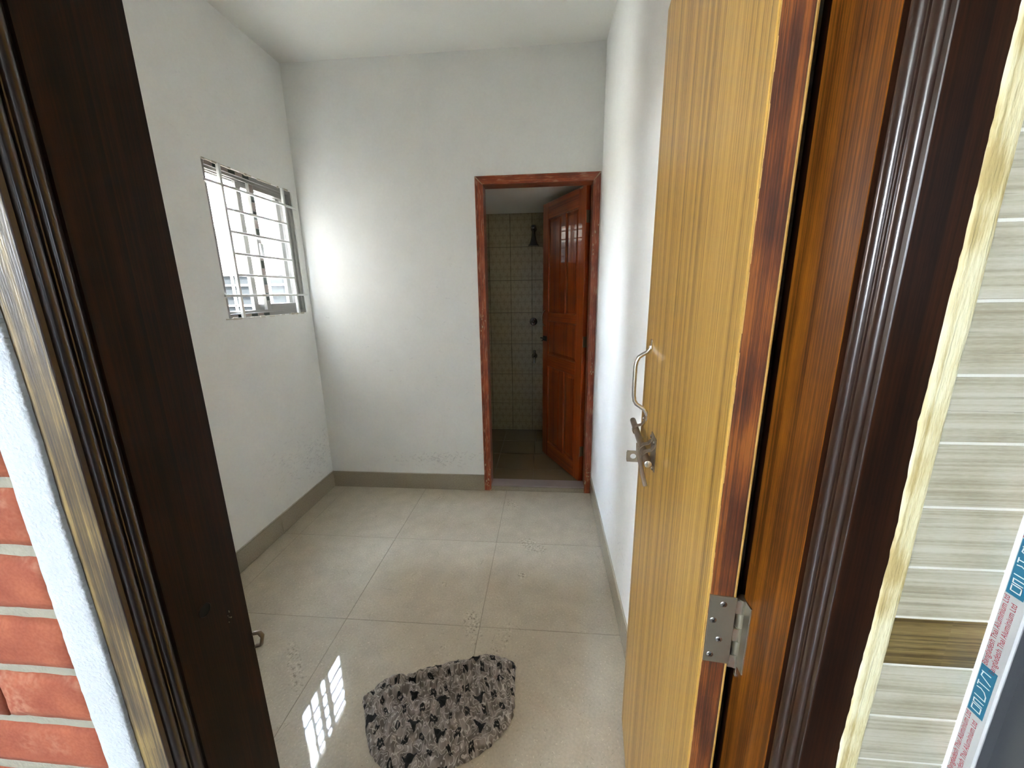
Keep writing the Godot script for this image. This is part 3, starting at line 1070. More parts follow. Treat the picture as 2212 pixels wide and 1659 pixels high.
func entrance_frame() -> void:
	var t := structure("trim_1", "dark moulded walnut frame around the entrance doorway", "door frame")
	var sec := jamb_section()
	for side in [1.0, -1.0]:
		var xr := 1.837 if side > 0 else 1.158
		# reveal with its beads; then the front face as a board of its own
		var pg := PackedVector2Array()
		for q in [Vector2(0.048, 0.455), Vector2(0.012, 0.455), Vector2(0.012, 0.422), Vector2(0.003, 0.421)]:
			pg.append(Vector2(xr + side * q.x, CAM.z - q.y))
		var mo := PackedVector2Array()
		for q in sec:
			if q.y >= 0.340:
				pg.append(Vector2(xr + side * q.x, CAM.z - q.y))
			else:
				mo.append(Vector2(xr + side * q.x, CAM.z - q.y))
		pg.append(Vector2(xr + side * 0.048, CAM.z - 0.3405))
		mo.append(Vector2(xr + side * 0.048, CAM.z - 0.3050))
		mo.append(Vector2(xr + side * 0.048, CAM.z - 0.3402))
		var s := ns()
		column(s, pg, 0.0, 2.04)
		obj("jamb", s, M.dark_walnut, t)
		s = ns()
		column(s, mo, 0.0, 2.04)
		obj("moulding", s, M.gloss_walnut, t)
	# hinge side: added thin plate with the lit reveal's lighter tone in its colour
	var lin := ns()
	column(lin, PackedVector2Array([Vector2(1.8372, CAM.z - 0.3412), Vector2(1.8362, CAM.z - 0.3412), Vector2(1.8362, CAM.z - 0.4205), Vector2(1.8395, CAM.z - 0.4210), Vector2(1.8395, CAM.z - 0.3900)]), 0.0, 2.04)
	obj("reveal_tone_plate", lin, M.walnut, t).set_meta("label", "added orange-brown plate giving the lit hinge side of the dark frame its lighter tone")
	# front faces, a hair proud of the beads' backs
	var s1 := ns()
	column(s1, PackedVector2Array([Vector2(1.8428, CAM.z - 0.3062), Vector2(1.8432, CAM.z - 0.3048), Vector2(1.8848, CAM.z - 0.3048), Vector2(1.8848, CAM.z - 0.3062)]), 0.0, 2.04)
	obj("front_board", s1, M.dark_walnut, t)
	s1 = ns()
	column(s1, PackedVector2Array([Vector2(1.1525, CAM.z - 0.3062), Vector2(1.1520, CAM.z - 0.3048), Vector2(1.1102, CAM.z - 0.3048), Vector2(1.1102, CAM.z - 0.3062)]), 0.0, 2.04)
	obj("front_board", s1, M.golden_glare_walnut, t).set_meta("label", "front face of the dark frame, golden grain with glare put into its colour")
	# head
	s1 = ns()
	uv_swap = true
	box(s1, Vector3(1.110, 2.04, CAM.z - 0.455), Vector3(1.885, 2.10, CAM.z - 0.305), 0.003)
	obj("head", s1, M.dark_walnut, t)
	uv_swap = false
	# bolt hole, its keeper on the room side, and a chip, all on the reveal beside the brick
	s1 = ns()
	lathe(s1, [Vector2(0.0, 0.0010), Vector2(0.0066, 0.0010), Vector2(0.0078, 0.0012), Vector2(0.0084, 0.0)], Transform3D(Basis(Vector3.FORWARD, PI / 2), Vector3(1.1578, 1.021, CAM.z - 0.3815)))
	obj("bolt_hole", s1, M.slot, t)
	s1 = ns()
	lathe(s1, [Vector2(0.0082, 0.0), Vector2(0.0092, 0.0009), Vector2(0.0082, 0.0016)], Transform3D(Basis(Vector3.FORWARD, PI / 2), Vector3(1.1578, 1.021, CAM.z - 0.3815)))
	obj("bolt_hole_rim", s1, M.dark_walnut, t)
	s1 = ns()
	tube(s1, [Vector3(1.146, 0.906, CAM.z - 0.457), Vector3(1.156, 0.908, CAM.z - 0.457), Vector3(1.160, 0.902, CAM.z - 0.457), Vector3(1.156, 0.886, CAM.z - 0.457), Vector3(1.146, 0.882, CAM.z - 0.457)], 0.0022, 8, 1.8)
	obj("keeper", s1, M.brown_steel, t)
	rng.seed = 3
	for k in 7:
		s1 = ns()
		var c := Vector3(1.1575, 0.979 + rng.randf_range(-0.010, 0.010), CAM.z - 0.4145 + rng.randf_range(-0.003, 0.003))
		box(s1, c, c + Vector3(0.0008, rng.randf_range(0.0008, 0.002), rng.randf_range(0.0005, 0.001)))
		obj("paint_chip", s1, M.grout, t)

func front_wall() -> void:
	var w := structure("wall_front", "outside wall with red brick left and plank tiles right of the entrance", "wall")
	var zc := ZF + 0.0008
	var s := ns()
	box(s, Vector3(-0.125, 0, ZI), Vector3(1.110, H, zc))
	obj("masonry", s, M.mortar, w)
	s = ns()
	box(s, Vector3(1.885, 0, ZI), Vector3(2.05, H, ZF - 0.0034))
	obj("masonry", s, M.white_grout, w)
	s = ns()
	box(s, Vector3(1.110, 2.10, ZI), Vector3(1.885, H, ZF - 0.002))
	obj("lintel", s, M.plaster, w)
	s = ns()
	box(s, Vector3(-0.125, 0, ZI - 0.004), Vector3(1.1095, H, ZI))
	box(s, Vector3(1.8855, 0, ZI - 0.004), Vector3(W, H, ZI))
	box(s, Vector3(1.1095, 2.10, ZI - 0.004), Vector3(1.8855, H, ZI))
	obj("inside_plaster", s, M.paint, w)
	# brick courses; joints at the heights read from the photograph
	rng.seed = 44
	var shapes := []
	for v in 5:
		shapes.append(brick_mesh(0.232, 0.0645, v))
	var half := brick_mesh(0.113, 0.0645, 9)
	var pitch := 0.0772
	var first := 0.8525 - pitch * 11
	for j in 36:
		var y := first + pitch * j + pitch * 0.5
		if y - 0.035 < 0.0 or y + 0.035 > H:
			continue
		# head joints: one course has its joint at x = 0.962
		var x := 1.080 - (0.118 if j % 2 == 0 else 0.0) - 0.116 + 0.004
		if j % 2 == 0:
			piece("brick", half, Vector3(1.0225, y, ZF - 0.007), w)
		while x > 0.0:
			var o := piece("brick", shapes[rng.randi() % 5], Vector3(x, y + rng.randf_range(-0.001, 0.001), ZF - 0.0068 + rng.randf_range(-0.001, 0.001)), w)
			o.rotation.z = rng.randf_range(-0.004, 0.004)
			x -= 0.242
	# plaster band between brick and frame, its edges uneven
	strip(w, "plaster_band", 1.0755, 1.1195, 0.0016, 0.0014, CAM.z - 0.3005, M.plaster, 61)
	strip(w, "plaster_band", 1.8765, 1.8945, 0.0018, 0.0005, CAM.z - 0.3035, M.cream_plaster, 67)
	# plank tiles right of the frame
	var js := [0.970, 1.024, 1.083, 1.134, 1.184, 1.240, 1.295, 1.3485, 1.4025, 1.456]
	var ys := []
	var y0 := 0.970
	while y0 > 0.06:
		y0 -= 0.0545
		ys.push_front(y0)
	ys.append_array(js)
	y0 = 1.456
	while y0 < H - 0.1:
		y0 += 0.0545
		ys.append(y0)
	uv_swap = true
	for k in ys.size() - 1:
		s = ns()
		var gap := 0.0011
		box(s, Vector3(1.8925, ys[k] + gap, ZF - 0.008), Vector3(2.0, ys[k + 1] - gap, ZF - 0.003), 0.0004, Vector2(rng.randf(), rng.randf()))
		obj("plank_tile", s, M.brown_plank if absf(ys[k] - 1.083) < 0.001 else M.pale_plank, w)
	uv_swap = false

func brick_mesh(l: float, h: float, sd: int) -> ArrayMesh:
	# a fired brick: gently uneven face and worn arrises
	var r := noise(300 + sd, 22.0, 3)
	var s := ns()
	s.set_smooth_group(0)
	var nx := 14
	var ny := 6
	var d := 0.012
	var o := Vector2(sd * 0.37, sd * 0.71)
	var pt := func(i: int, j: int) -> Vector3:
		var x := -l / 2 + l * i / nx
		var y := -h / 2 + h * j / ny
		var e := minf(minf(x + l / 2, l / 2 - x), minf(y + h / 2, h / 2 - y))
		var z := d + 0.0009 * r.get_noise_2d(x + sd, y) - 0.0032 * exp(-e / 0.0016)
		if e < 1e-5:
			x += 0.0016 * r.get_noise_2d(y * 3.0 + sd, x)
			y += 0.0012 * r.get_noise_2d(x * 2.0, y + sd * 3)
		return Vector3(x, y, z)
	for i in nx:
		for j in ny:
			var q := [pt.call(i, j), pt.call(i + 1, j), pt.call(i + 1, j + 1), pt.call(i, j + 1)]
			for k in [0, 2, 1, 0, 3, 2]:
				s.set_uv(Vector2(q[k].x, q[k].y) + o)
				s.add_vertex(q[k])
	for i in nx:
		for j in [0, ny]:
			var a: Vector3 = pt.call(i, j)
			var b: Vector3 = pt.call(i + 1, j)
			var q := [a, b, Vector3(b.x, b.y, -0.006), Vector3(a.x, a.y, -0.006)]
			var idx := [0, 1, 2, 0, 2, 3] if j == 0 else [0, 2, 1, 0, 3, 2]
			for k in idx:
				s.set_uv(Vector2(q[k].x, q[k].z) + o)
				s.add_vertex(q[k])
	for j in ny:
		for i in [0, nx]:
			var a: Vector3 = pt.call(i, j)
			var b: Vector3 = pt.call(i, j + 1)
			var q := [a, b, Vector3(b.x, b.y, -0.006), Vector3(a.x, a.y, -0.006)]
			var idx := [0, 2, 1, 0, 3, 2] if i == 0 else [0, 1, 2, 0, 2, 3]
			for k in idx:
				s.set_uv(Vector2(q[k].z, q[k].y) + o)
				s.add_vertex(q[k])
	s.generate_normals()
	return mesh_of(s, M.brick)

# a hand-laid vertical band with uneven edges, standing a few millimetres proud
func strip(parent: Node, called: String, x0: float, x1: float, wob0: float, wob1: float, zf: float, m: Material, sd: int) -> void:
	var r := noise(sd, 4.0, 3)
	var r2 := noise(sd + 1, 60.0, 3)
	var s := ns()
	s.set_smooth_group(0)
	var ny := 420
	var rows := []
	for j in ny + 1:
		var y := H * j / ny
		var a := x0 + wob0 * (r.get_noise_2d(y, 0.0) * 1.6 + 0.5 * r2.get_noise_2d(y, 3.0))
		var b := x1 + wob1 * (r.get_noise_2d(y, 7.0) * 1.6 + 0.5 * r2.get_noise_2d(y, 9.0))
		var row := [Vector3(a - 0.0004, y, zf - 0.010), Vector3(a, y, zf - 0.0016), Vector3(a + 0.0014, y, zf)]
		for k in range(1, 5):
			var t := k / 5.0
			row.append(Vector3(lerpf(a, b, t), y, zf + 0.0006 * r2.get_noise_2d(y * 1.3, t * 2.0)))
		row.append_array([Vector3(b - 0.0014, y, zf), Vector3(b, y, zf - 0.0016), Vector3(b + 0.0004, y, zf - 0.010)])
		rows.append(row)
	for j in ny:
		for k in rows[0].size() - 1:
			var q := [rows[j][k], rows[j][k + 1], rows[j + 1][k + 1], rows[j + 1][k]]
			for e in [0, 2, 1, 0, 3, 2]:
				s.set_uv(Vector2(q[e].x, q[e].y))
				s.add_vertex(q[e])
	s.generate_normals()
	obj(called, s, m, parent)

func entrance_door() -> void:
	var d := structure("door_1", "yellow teak-veneered wooden door swung open into the room", "door")
	d.position = Vector3(1.790, 0.0, CAM.z - 0.415)
	d.rotation.y = deg_to_rad(-6.0)
	var w := 0.624
	var th := 0.032
	var y0 := 0.014
	var y1 := 2.006
	# solid core with the red lipping on its edges, and a veneer sheet on either face
	var s := ns()
	box(s, Vector3(0.0026, y0, -w + 0.001), Vector3(th - 0.0020, y1, -0.0008), 0.0006)
	obj("lipping", s, M.lipping, d).set_meta("label", "red-brown wooden edge of the yellow door")
	s = ns()
	box(s, Vector3(0.0, y0, -w), Vector3(0.0022, y1, 0.0), 0.0004, Vector2(0.62, 0))
	obj("veneer_sheet", s, M.veneer, d)
	s = ns()
	box(s, Vector3(th - 0.0018, y0, -w), Vector3(th, y1, 0.0), 0.0004, Vector2(0.62, 0.4))
	obj("veneer_sheet", s, M.veneer, d)
	# frayed pale rims of the veneer along the hinge edge
	rng.seed = 12
	for x in [0.0024, th - 0.0019]:
		s = ns()
		var yy := y0
		while yy < y1:
			var l := rng.randf_range(0.006, 0.03)
			var g := rng.randf_range(0.0001, 0.0008)
			box(s, Vector3(x - 0.0003, yy, -0.0012), Vector3(x + g, minf(yy + l, y1), 0.0002))
			yy += l
		obj("frayed_rim", s, M.veneer_edge, d)
	# D handle
	var hd := Node3D.new()
	hd.name = "pull_handle"
	d.add_child(hd)
	var hz := -0.530
	s = ns()
	var pts := []
	for q in [[-0.002, 1.283], [-0.004, 1.276], [-0.010, 1.268], [-0.020, 1.262], [-0.028, 1.256], [-0.033, 1.246], [-0.035, 1.234], [-0.0355, 1.210], [-0.0355, 1.180], [-0.035, 1.160], [-0.033, 1.148], [-0.028, 1.139], [-0.019, 1.133], [-0.010, 1.127], [-0.004, 1.118], [-0.002, 1.110]]:
		pts.append(Vector3(q[0], q[1], hz + 0.012 * (1.2 - q[1]) * 2.0))
	tube(s, pts, 0.0048, 10)
	obj("grip", s, M.bright_steel, hd)
	for y in [1.288, 1.110]:
		s = ns()
		box(s, Vector3(-0.003, y - 0.012, hz - 0.007), Vector3(0.0, y + 0.012, hz + 0.007), 0.001)
		obj("foot_plate", s, M.bright_steel, hd)
	# aldrop: a round bolt along the leaf, held by straps, with its hasp
	var al := Node3D.new()
	al.name = "sliding_bolt"
	d.add_child(al)
	s = ns()
	tube(s, [Vector3(-0.020, 1.060, -0.352), Vector3(-0.020, 1.060, -0.356), Vector3(-0.020, 1.060, -0.640)], 0.0078, 16)
	obj("rod", s, M.brown_steel, al)
	s = ns()
	lathe(s, [Vector2(0.0, 0.0016), Vector2(0.005, 0.0012), Vector2(0.0074, 0.0)], Transform3D(Basis(Vector3.RIGHT, PI / 2), Vector3(-0.020, 1.060, -0.352)), 16)
	obj("rod_end", s, M.bright_steel, al)
	s = ns()
	box(s, Vector3(-0.002, 1.026, -0.440), Vector3(0.0, 1.102, -0.384), 0.0008)
	obj("base_plate", s, M.brown_steel, al)
	for z in [-0.392, -0.432, -0.560]:
		s = ns()
		var arc := []
		arc.append(Vector3(-0.002, 1.100, 0))
		arc.append(Vector3(-0.003, 1.084, 0))
		arc.append(Vector3(-0.009, 1.0755, 0))
		for k in 9:
			var a := PI / 2 - PI * k / 8
			arc.append(Vector3(-0.020 - 0.0095 * cos(a), 1.060 + 0.0095 * sin(a) + (0.003 if k == 0 else 0.0), 0))
		arc.append(Vector3(-0.009, 1.0460, 0))
		arc.append(Vector3(-0.003, 1.040, 0))
		arc.append(Vector3(-0.002, 1.028, 0))
		var band := ribbon(arc, 0.0016, z - 0.008, z + 0.008)
		obj("strap", band, M.brown_steel, al)
		for y in [1.093, 1.033]:
			var b := ns()
			lathe(b, [Vector2(0.0, 0.003), Vector2(0.003, 0.0025), Vector2(0.0044, 0.0)], Transform3D(Basis(Vector3.BACK, PI / 2), Vector3(-0.0036, y, z)), 12)
			obj("screw", b, M.screw, al)
	s = ns()
	tube(s, [Vector3(-0.024, 1.056, -0.480), Vector3(-0.0245, 1.040, -0.470), Vector3(-0.018, 1.000, -0.430), Vector3(-0.012, 0.978, -0.414)], 0.0016, 8, 3.2)
	obj("hasp_lever", s, M.brown_steel, al)
	# the hasp plate with its padlock hole stands out towards the room
	s = ns()
	plate_with_hole(s, Vector3(-0.0290, 1.004, -0.520), 0.033, 0.030, 0.0072, 0.0022)
	obj("hasp_plate", s, M.steel, al)
	# butt hinges on the edge
	for y in [0.958, 0.16, 1.78]:
		hinge(d, y, th)

# strap: an open path in x and y given a thickness and drawn out along z
func ribbon(path: Array, t: float, z0: float, z1: float) -> SurfaceTool:
	var s := ns()
	var L := []
	var R := []
	for i in path.size():
		var a: Vector3 = path[maxi(i - 1, 0)]
		var b: Vector3 = path[mini(i + 1, path.size() - 1)]
		var e := (b - a).normalized()
		var n := Vector3(-e.y, e.x, 0) * t * 0.5
		L.append(path[i] + n)
		R.append(path[i] - n)
	var A := Vector3(0, 0, z0)
	var B := Vector3(0, 0, z1)
	for i in path.size() - 1:
		var n: Vector3 = (L[i] - R[i])
		face(s, [L[i] + A, L[i + 1] + A, L[i + 1] + B, L[i] + B], n)
		face(s, [R[i] + A, R[i + 1] + A, R[i + 1] + B, R[i] + B], -n)
		face(s, [L[i] + A, L[i + 1] + A, R[i + 1] + A, R[i] + A], Vector3.FORWARD)
		face(s, [L[i] + B, L[i + 1] + B, R[i + 1] + B, R[i] + B], Vector3.BACK)
	var k := path.size() - 1
	face(s, [L[0] + A, R[0] + A, R[0] + B, L[0] + B], path[0] - path[1])
	face(s, [L[k] + A, R[k] + A, R[k] + B, L[k] + B], path[k] - path[k - 1])
	return s

# square plate across x and y with a round hole, thickness along z
func plate_with_hole(s: SurfaceTool, c: Vector3, w: float, h: float, r: float, t: float) -> void:
	var n := 24
	var inn := []
	var out := []
	for k in n:
		var a := TAU * k / n
		var dv := Vector2(cos(a), sin(a))
		inn.append(dv * r)
		var q := minf(w / 2 / maxf(absf(dv.x), 1e-6), h / 2 / maxf(absf(dv.y), 1e-6))
		out.append(dv * q)
	for sg in [-1.0, 1.0]:
		var zo := Vector3(0, 0, sg * t / 2)
		for k in n:
			var j := (k + 1) % n
			face(s, [c + zo + Vector3(inn[k].x, inn[k].y, 0), c + zo + Vector3(out[k].x, out[k].y, 0), c + zo + Vector3(out[j].x, out[j].y, 0), c + zo + Vector3(inn[j].x, inn[j].y, 0)], Vector3(0, 0, sg))
	for k in n:
		var j := (k + 1) % n
		var a := Vector3(0, 0, -t / 2)
		var b := Vector3(0, 0, t / 2)
		face(s, [c + a + Vector3(out[k].x, out[k].y, 0), c + a + Vector3(out[j].x, out[j].y, 0), c + b + Vector3(out[j].x, out[j].y, 0), c + b + Vector3(out[k].x, out[k].y, 0)], Vector3(out[k].x, out[k].y, 0))
		face(s, [c + a + Vector3(inn[k].x, inn[k].y, 0), c + a + Vector3(inn[j].x, inn[j].y, 0), c + b + Vector3(inn[j].x, inn[j].y, 0), c + b + Vector3(inn[k].x, inn[k].y, 0)], -Vector3(inn[k].x, inn[k].y, 0))

func hinge(d: Node3D, y: float, th: float) -> void:
	var hg := Node3D.new()
	hg.name = "butt_hinge"
	d.add_child(hg, true)
	var h := 0.097
	var s := ns()
	box(s, Vector3(0.0035, y, -0.0010), Vector3(th + 0.001, y + h, 0.0012), 0.0004)
	obj("leaf", s, M.steel, hg)
	var spot := [[0.019, 0.086], [0.0095, 0.062], [0.0185, 0.035], [0.0105, 0.011]]
	for q in spot:
		screw(hg, Transform3D(Basis(Vector3.RIGHT, PI / 2), Vector3(q[0], y + q[1], 0.0012)))
	# knuckle of five rolls round the pin; world place (1.8405, ., depth 0.428)
	var px := 0.0440
	var pz := -0.0095
	var n := 5
	for k in n:
		var a := y - 0.010 + (h + 0.003) * k / n
		var b := y - 0.010 + (h + 0.003) * (k + 1) / n
		s = ns()
		lathe(s, [Vector2(0.0, b - 0.0002), Vector2(0.0064, b - 0.0002), Vector2(0.0064, a + 0.0002), Vector2(0.0, a + 0.0002)], Transform3D(Basis(), Vector3(px, 0, pz)), 18)
		obj("knuckle", s, M.steel, hg)
		if k % 2 == 0:
			s = ns()
			box(s, Vector3(th - 0.001, a + 0.001, -0.0105), Vector3(px, b - 0.001, -0.0035), 0.0)
			obj("leaf_root", s, M.bright_steel, hg)
	# the second leaf, let on to the jamb: a plate lying along the reveal
	var inv := d.transform.affine_inverse()
	var t := Node3D.new()
	t.name = "jamb_leaf"
	t.transform = inv
	hg.add_child(t)
	s = ns()
	box(s, Vector3(1.8344, y - 0.006, CAM.z - 0.4215), Vector3(1.8362, y + 0.090, CAM.z - 0.4015), 0.0004)
	obj("plate", s, M.steel, t)
	s = ns()
	box(s, Vector3(1.8340, y - 0.022, CAM.z - 0.4170), Vector3(1.8362, y - 0.007, CAM.z - 0.4130), 0.0004)
	obj("bent_tab", s, M.bright_steel, t)

func screw(parent: Node, xf: Transform3D) -> void:
	var s := ns()
	lathe(s, [Vector2(0.0, 0.0009), Vector2(0.0030, 0.0008), Vector2(0.0038, 0.0003), Vector2(0.0041, 0.0)], xf, 18)
	obj("screw", s, M.screw, parent)
	s = ns()
	for a in [0.5, 0.5 + PI / 2]:
		var e := Vector3(cos(a), 0, sin(a)) * 0.0020
		var n := Vector3(-sin(a), 0, cos(a)) * 0.00045
		var up := Vector3.UP * 0.00105
		face(s, [xf * (up - e - n), xf * (up + e - n), xf * (up + e + n), xf * (up - e + n)], xf.basis * Vector3.UP)
	obj("screw_slot", s, M.slot, parent)

func aluminium_frame() -> void:
	# jamb of a sliding window standing against the tiled return, its film still on
	var a := thing("aluminium_window_frame", Vector3(1.973, 0.0, 0.0))
	tag(a, "aluminium window jamb with teal and red maker's film beside plank tiles", "window frame")
	var z := func(dd: float) -> float: return CAM.z - dd
	var y0 := 0.05
	var y1 := 2.2
	var s := ns()
	var sec := PackedVector2Array()
	for k in 6:
		var an := PI / 2 * k / 5
		sec.append(Vector2(0.0035 - 0.0035 * sin(an), z.call(0.3098 - 0.0035 * (1.0 - cos(an)))))
	for q in [Vector2(0.0, 0.2905), Vector2(0.0012, 0.2893), Vector2(0.0022, 0.2893), Vector2(0.0022, 0.2908)]:
		sec.append(Vector2(q.x, z.call(q.y)))
	sec.append(Vector2(0.0022, z.call(0.3098)))
	column(s, sec, y0, y1)
	obj("flange", s, M.film, a)
	# web and tracks behind the flange
	s = ns()
	var w2 := PackedVector2Array()
	for q in [Vector2(0.0024, 0.3095), Vector2(0.0024, 0.2905), Vector2(0.0125, 0.2900), Vector2(0.0125, 0.2560), Vector2(0.0030, 0.2550), Vector2(0.0030, 0.2525), Vector2(0.0125, 0.2515), Vector2(0.0125, 0.2150), Vector2(0.0010, 0.2140), Vector2(0.0010, 0.2110), Vector2(0.0265, 0.2110), Vector2(0.0265, 0.3095)]:
		w2.append(Vector2(q.x, z.call(q.y)))
	column(s, w2, y0, y1)
	obj("track_web", s, M.grey_aluminium, a)
	s = ns()
	tube(s, [Vector3(0.0010, y0, z.call(0.3085)), Vector3(0.0010, y1, z.call(0.3085))], 0.0030, 12)
	obj("sealant_bead", s, M.silicone, a)
	# the rest of that window: far jamb, head, sill and two sashes of dark glass
	for q in [["frame_jamb", Vector3(0.0, y0, 3.575), Vector3(0.05, y1, 3.60)], ["frame_head", Vector3(0.0, y1 - 0.03, 2.356), Vector3(0.05, y1, 3.575)], ["frame_sill", Vector3(0.0, y0, 2.356), Vector3(0.05, y0 + 0.03, 3.575)]]:
		s = ns()
		box(s, q[1], q[2], 0.001)
		obj(q[0], s, M.grey_aluminium, a)
	for q in [[0.014, 2.356, 2.97], [0.036, 2.95, 3.575]]:
		var sash := Node3D.new()
		sash.name = "sash"
		a.add_child(sash, true)
		for e in [["stile", Vector3(q[0], y0 + 0.03, q[1]), Vector3(q[0] + 0.018, y1 - 0.03, q[1] + 0.04)], ["stile", Vector3(q[0], y0 + 0.03, q[2] - 0.04), Vector3(q[0] + 0.018, y1 - 0.03, q[2])], ["rail", Vector3(q[0], y0 + 0.03, q[1] + 0.04), Vector3(q[0] + 0.018, y0 + 0.08, q[2] - 0.04)], ["rail", Vector3(q[0], y1 - 0.07, q[1] + 0.04), Vector3(q[0] + 0.018, y1 - 0.03, q[2] - 0.04)]]:
			s = ns()
			box(s, e[1], e[2], 0.001)
			obj(e[0], s, M.grey_aluminium, sash)
		s = ns()
		box(s, Vector3(q[0] + 0.007, y0 + 0.08, q[1] + 0.04), Vector3(q[0] + 0.012, y1 - 0.07, q[2] - 0.04))
		obj("pane", s, M.dark_glass, sash)
	# the printed film: every 122 mm a teal block with white strokes, and two lines of red words between
	var font := SystemFont.new()
	font.font_names = PackedStringArray(["Droid Sans"])
	var words := "Bangladesh Thai Aluminium Ltd"
	var base := 1.045 - 0.1225 * 4
	for k in 9:
		var yb := base + 0.1225 * k
		var bk := ns()
		box(bk, Vector3(-0.00025, yb, z.call(0.3050)), Vector3(0.0, yb + 0.0495, z.call(0.2930)))
		var blk := obj("teal_block", bk, M.teal_print, a)
		logo(blk, yb, z)
		for ln in [[0.3012, 0.0], [0.2952, -0.004]]:
			var tm := TextMesh.new()
			tm.text = words
			tm.font = font
			tm.font_size = 32
			tm.pixel_size = 0.001
			tm.depth = 0.001
			tm.curve_step = 1.5
			tm.horizontal_alignment = HORIZONTAL_ALIGNMENT_LEFT
			var o := MeshInstance3D.new()
			o.name = "red_words"
			o.mesh = tm
			tm.material = M.red_print
			var bb := tm.get_aabb()
			var sx := 0.0700 / bb.size.x
			var sy := 0.0054 / bb.size.y
			# reading upwards, letters' tops towards the wall
			var bs := Basis(Vector3(0, sx, 0), Vector3(0, 0, -sy), Vector3(-0.1, 0, 0))
			o.transform = Transform3D(bs, Vector3(-0.0002, yb + 0.0505 + ln[1] - bb.position.x * sx, z.call(ln[0]) + (bb.position.y + 0.0) * sy + 0.0012))
			a.add_child(o, true)

func logo(parent: Node, yb: float, z: Callable) -> void:
	# white strokes of the maker's mark, (along, up) in millimetres on the block
	var strokes := [
		[[4.0, 1.6], [4.0, 8.2]], [[4.0, 1.6], [9.4, 1.6]], [[9.4, 1.6], [9.4, 8.2]], [[4.0, 8.2], [8.0, 8.2]], [[11.2, 1.6], [11.2, 8.2]],
		[[14.6, 1.2], [14.6, 8.4]], [[11.2, 8.2], [14.6, 8.4]],
		[[18.5, 1.0], [18.5, 8.8]], [[18.5, 1.0], [23.0, 1.3]], [[23.0, 1.3], [26.0, 3.2]], [[26.0, 3.2], [27.2, 6.0]], [[27.2, 6.0], [26.6, 8.8]],
		[[31.4, 0.8], [31.4, 9.2]], [[29.2, 9.2], [33.0, 9.2]],
		[[35.6, 0.8], [39.0, 8.6]], [[39.0, 8.6], [43.4, 8.0]], [[43.4, 2.4], [43.4, 8.8]],
	]
	var s := ns()
	for st in strokes:
		var a := Vector2(st[0][0], st[0][1]) * 0.001
		var b := Vector2(st[1][0], st[1][1]) * 0.001
		var e := (b - a).normalized() * 0.00045
		var n := Vector2(-e.y, e.x)
		var c := [a - e - n, b + e - n, b + e + n, a - e + n]
		var pts := []
		for q in c:
			pts.append(Vector3(-0.00045, yb + q.x, z.call(0.2942) - q.y))
		face(s, pts, Vector3.LEFT)
	obj("white_mark", s, M.white_print, parent)

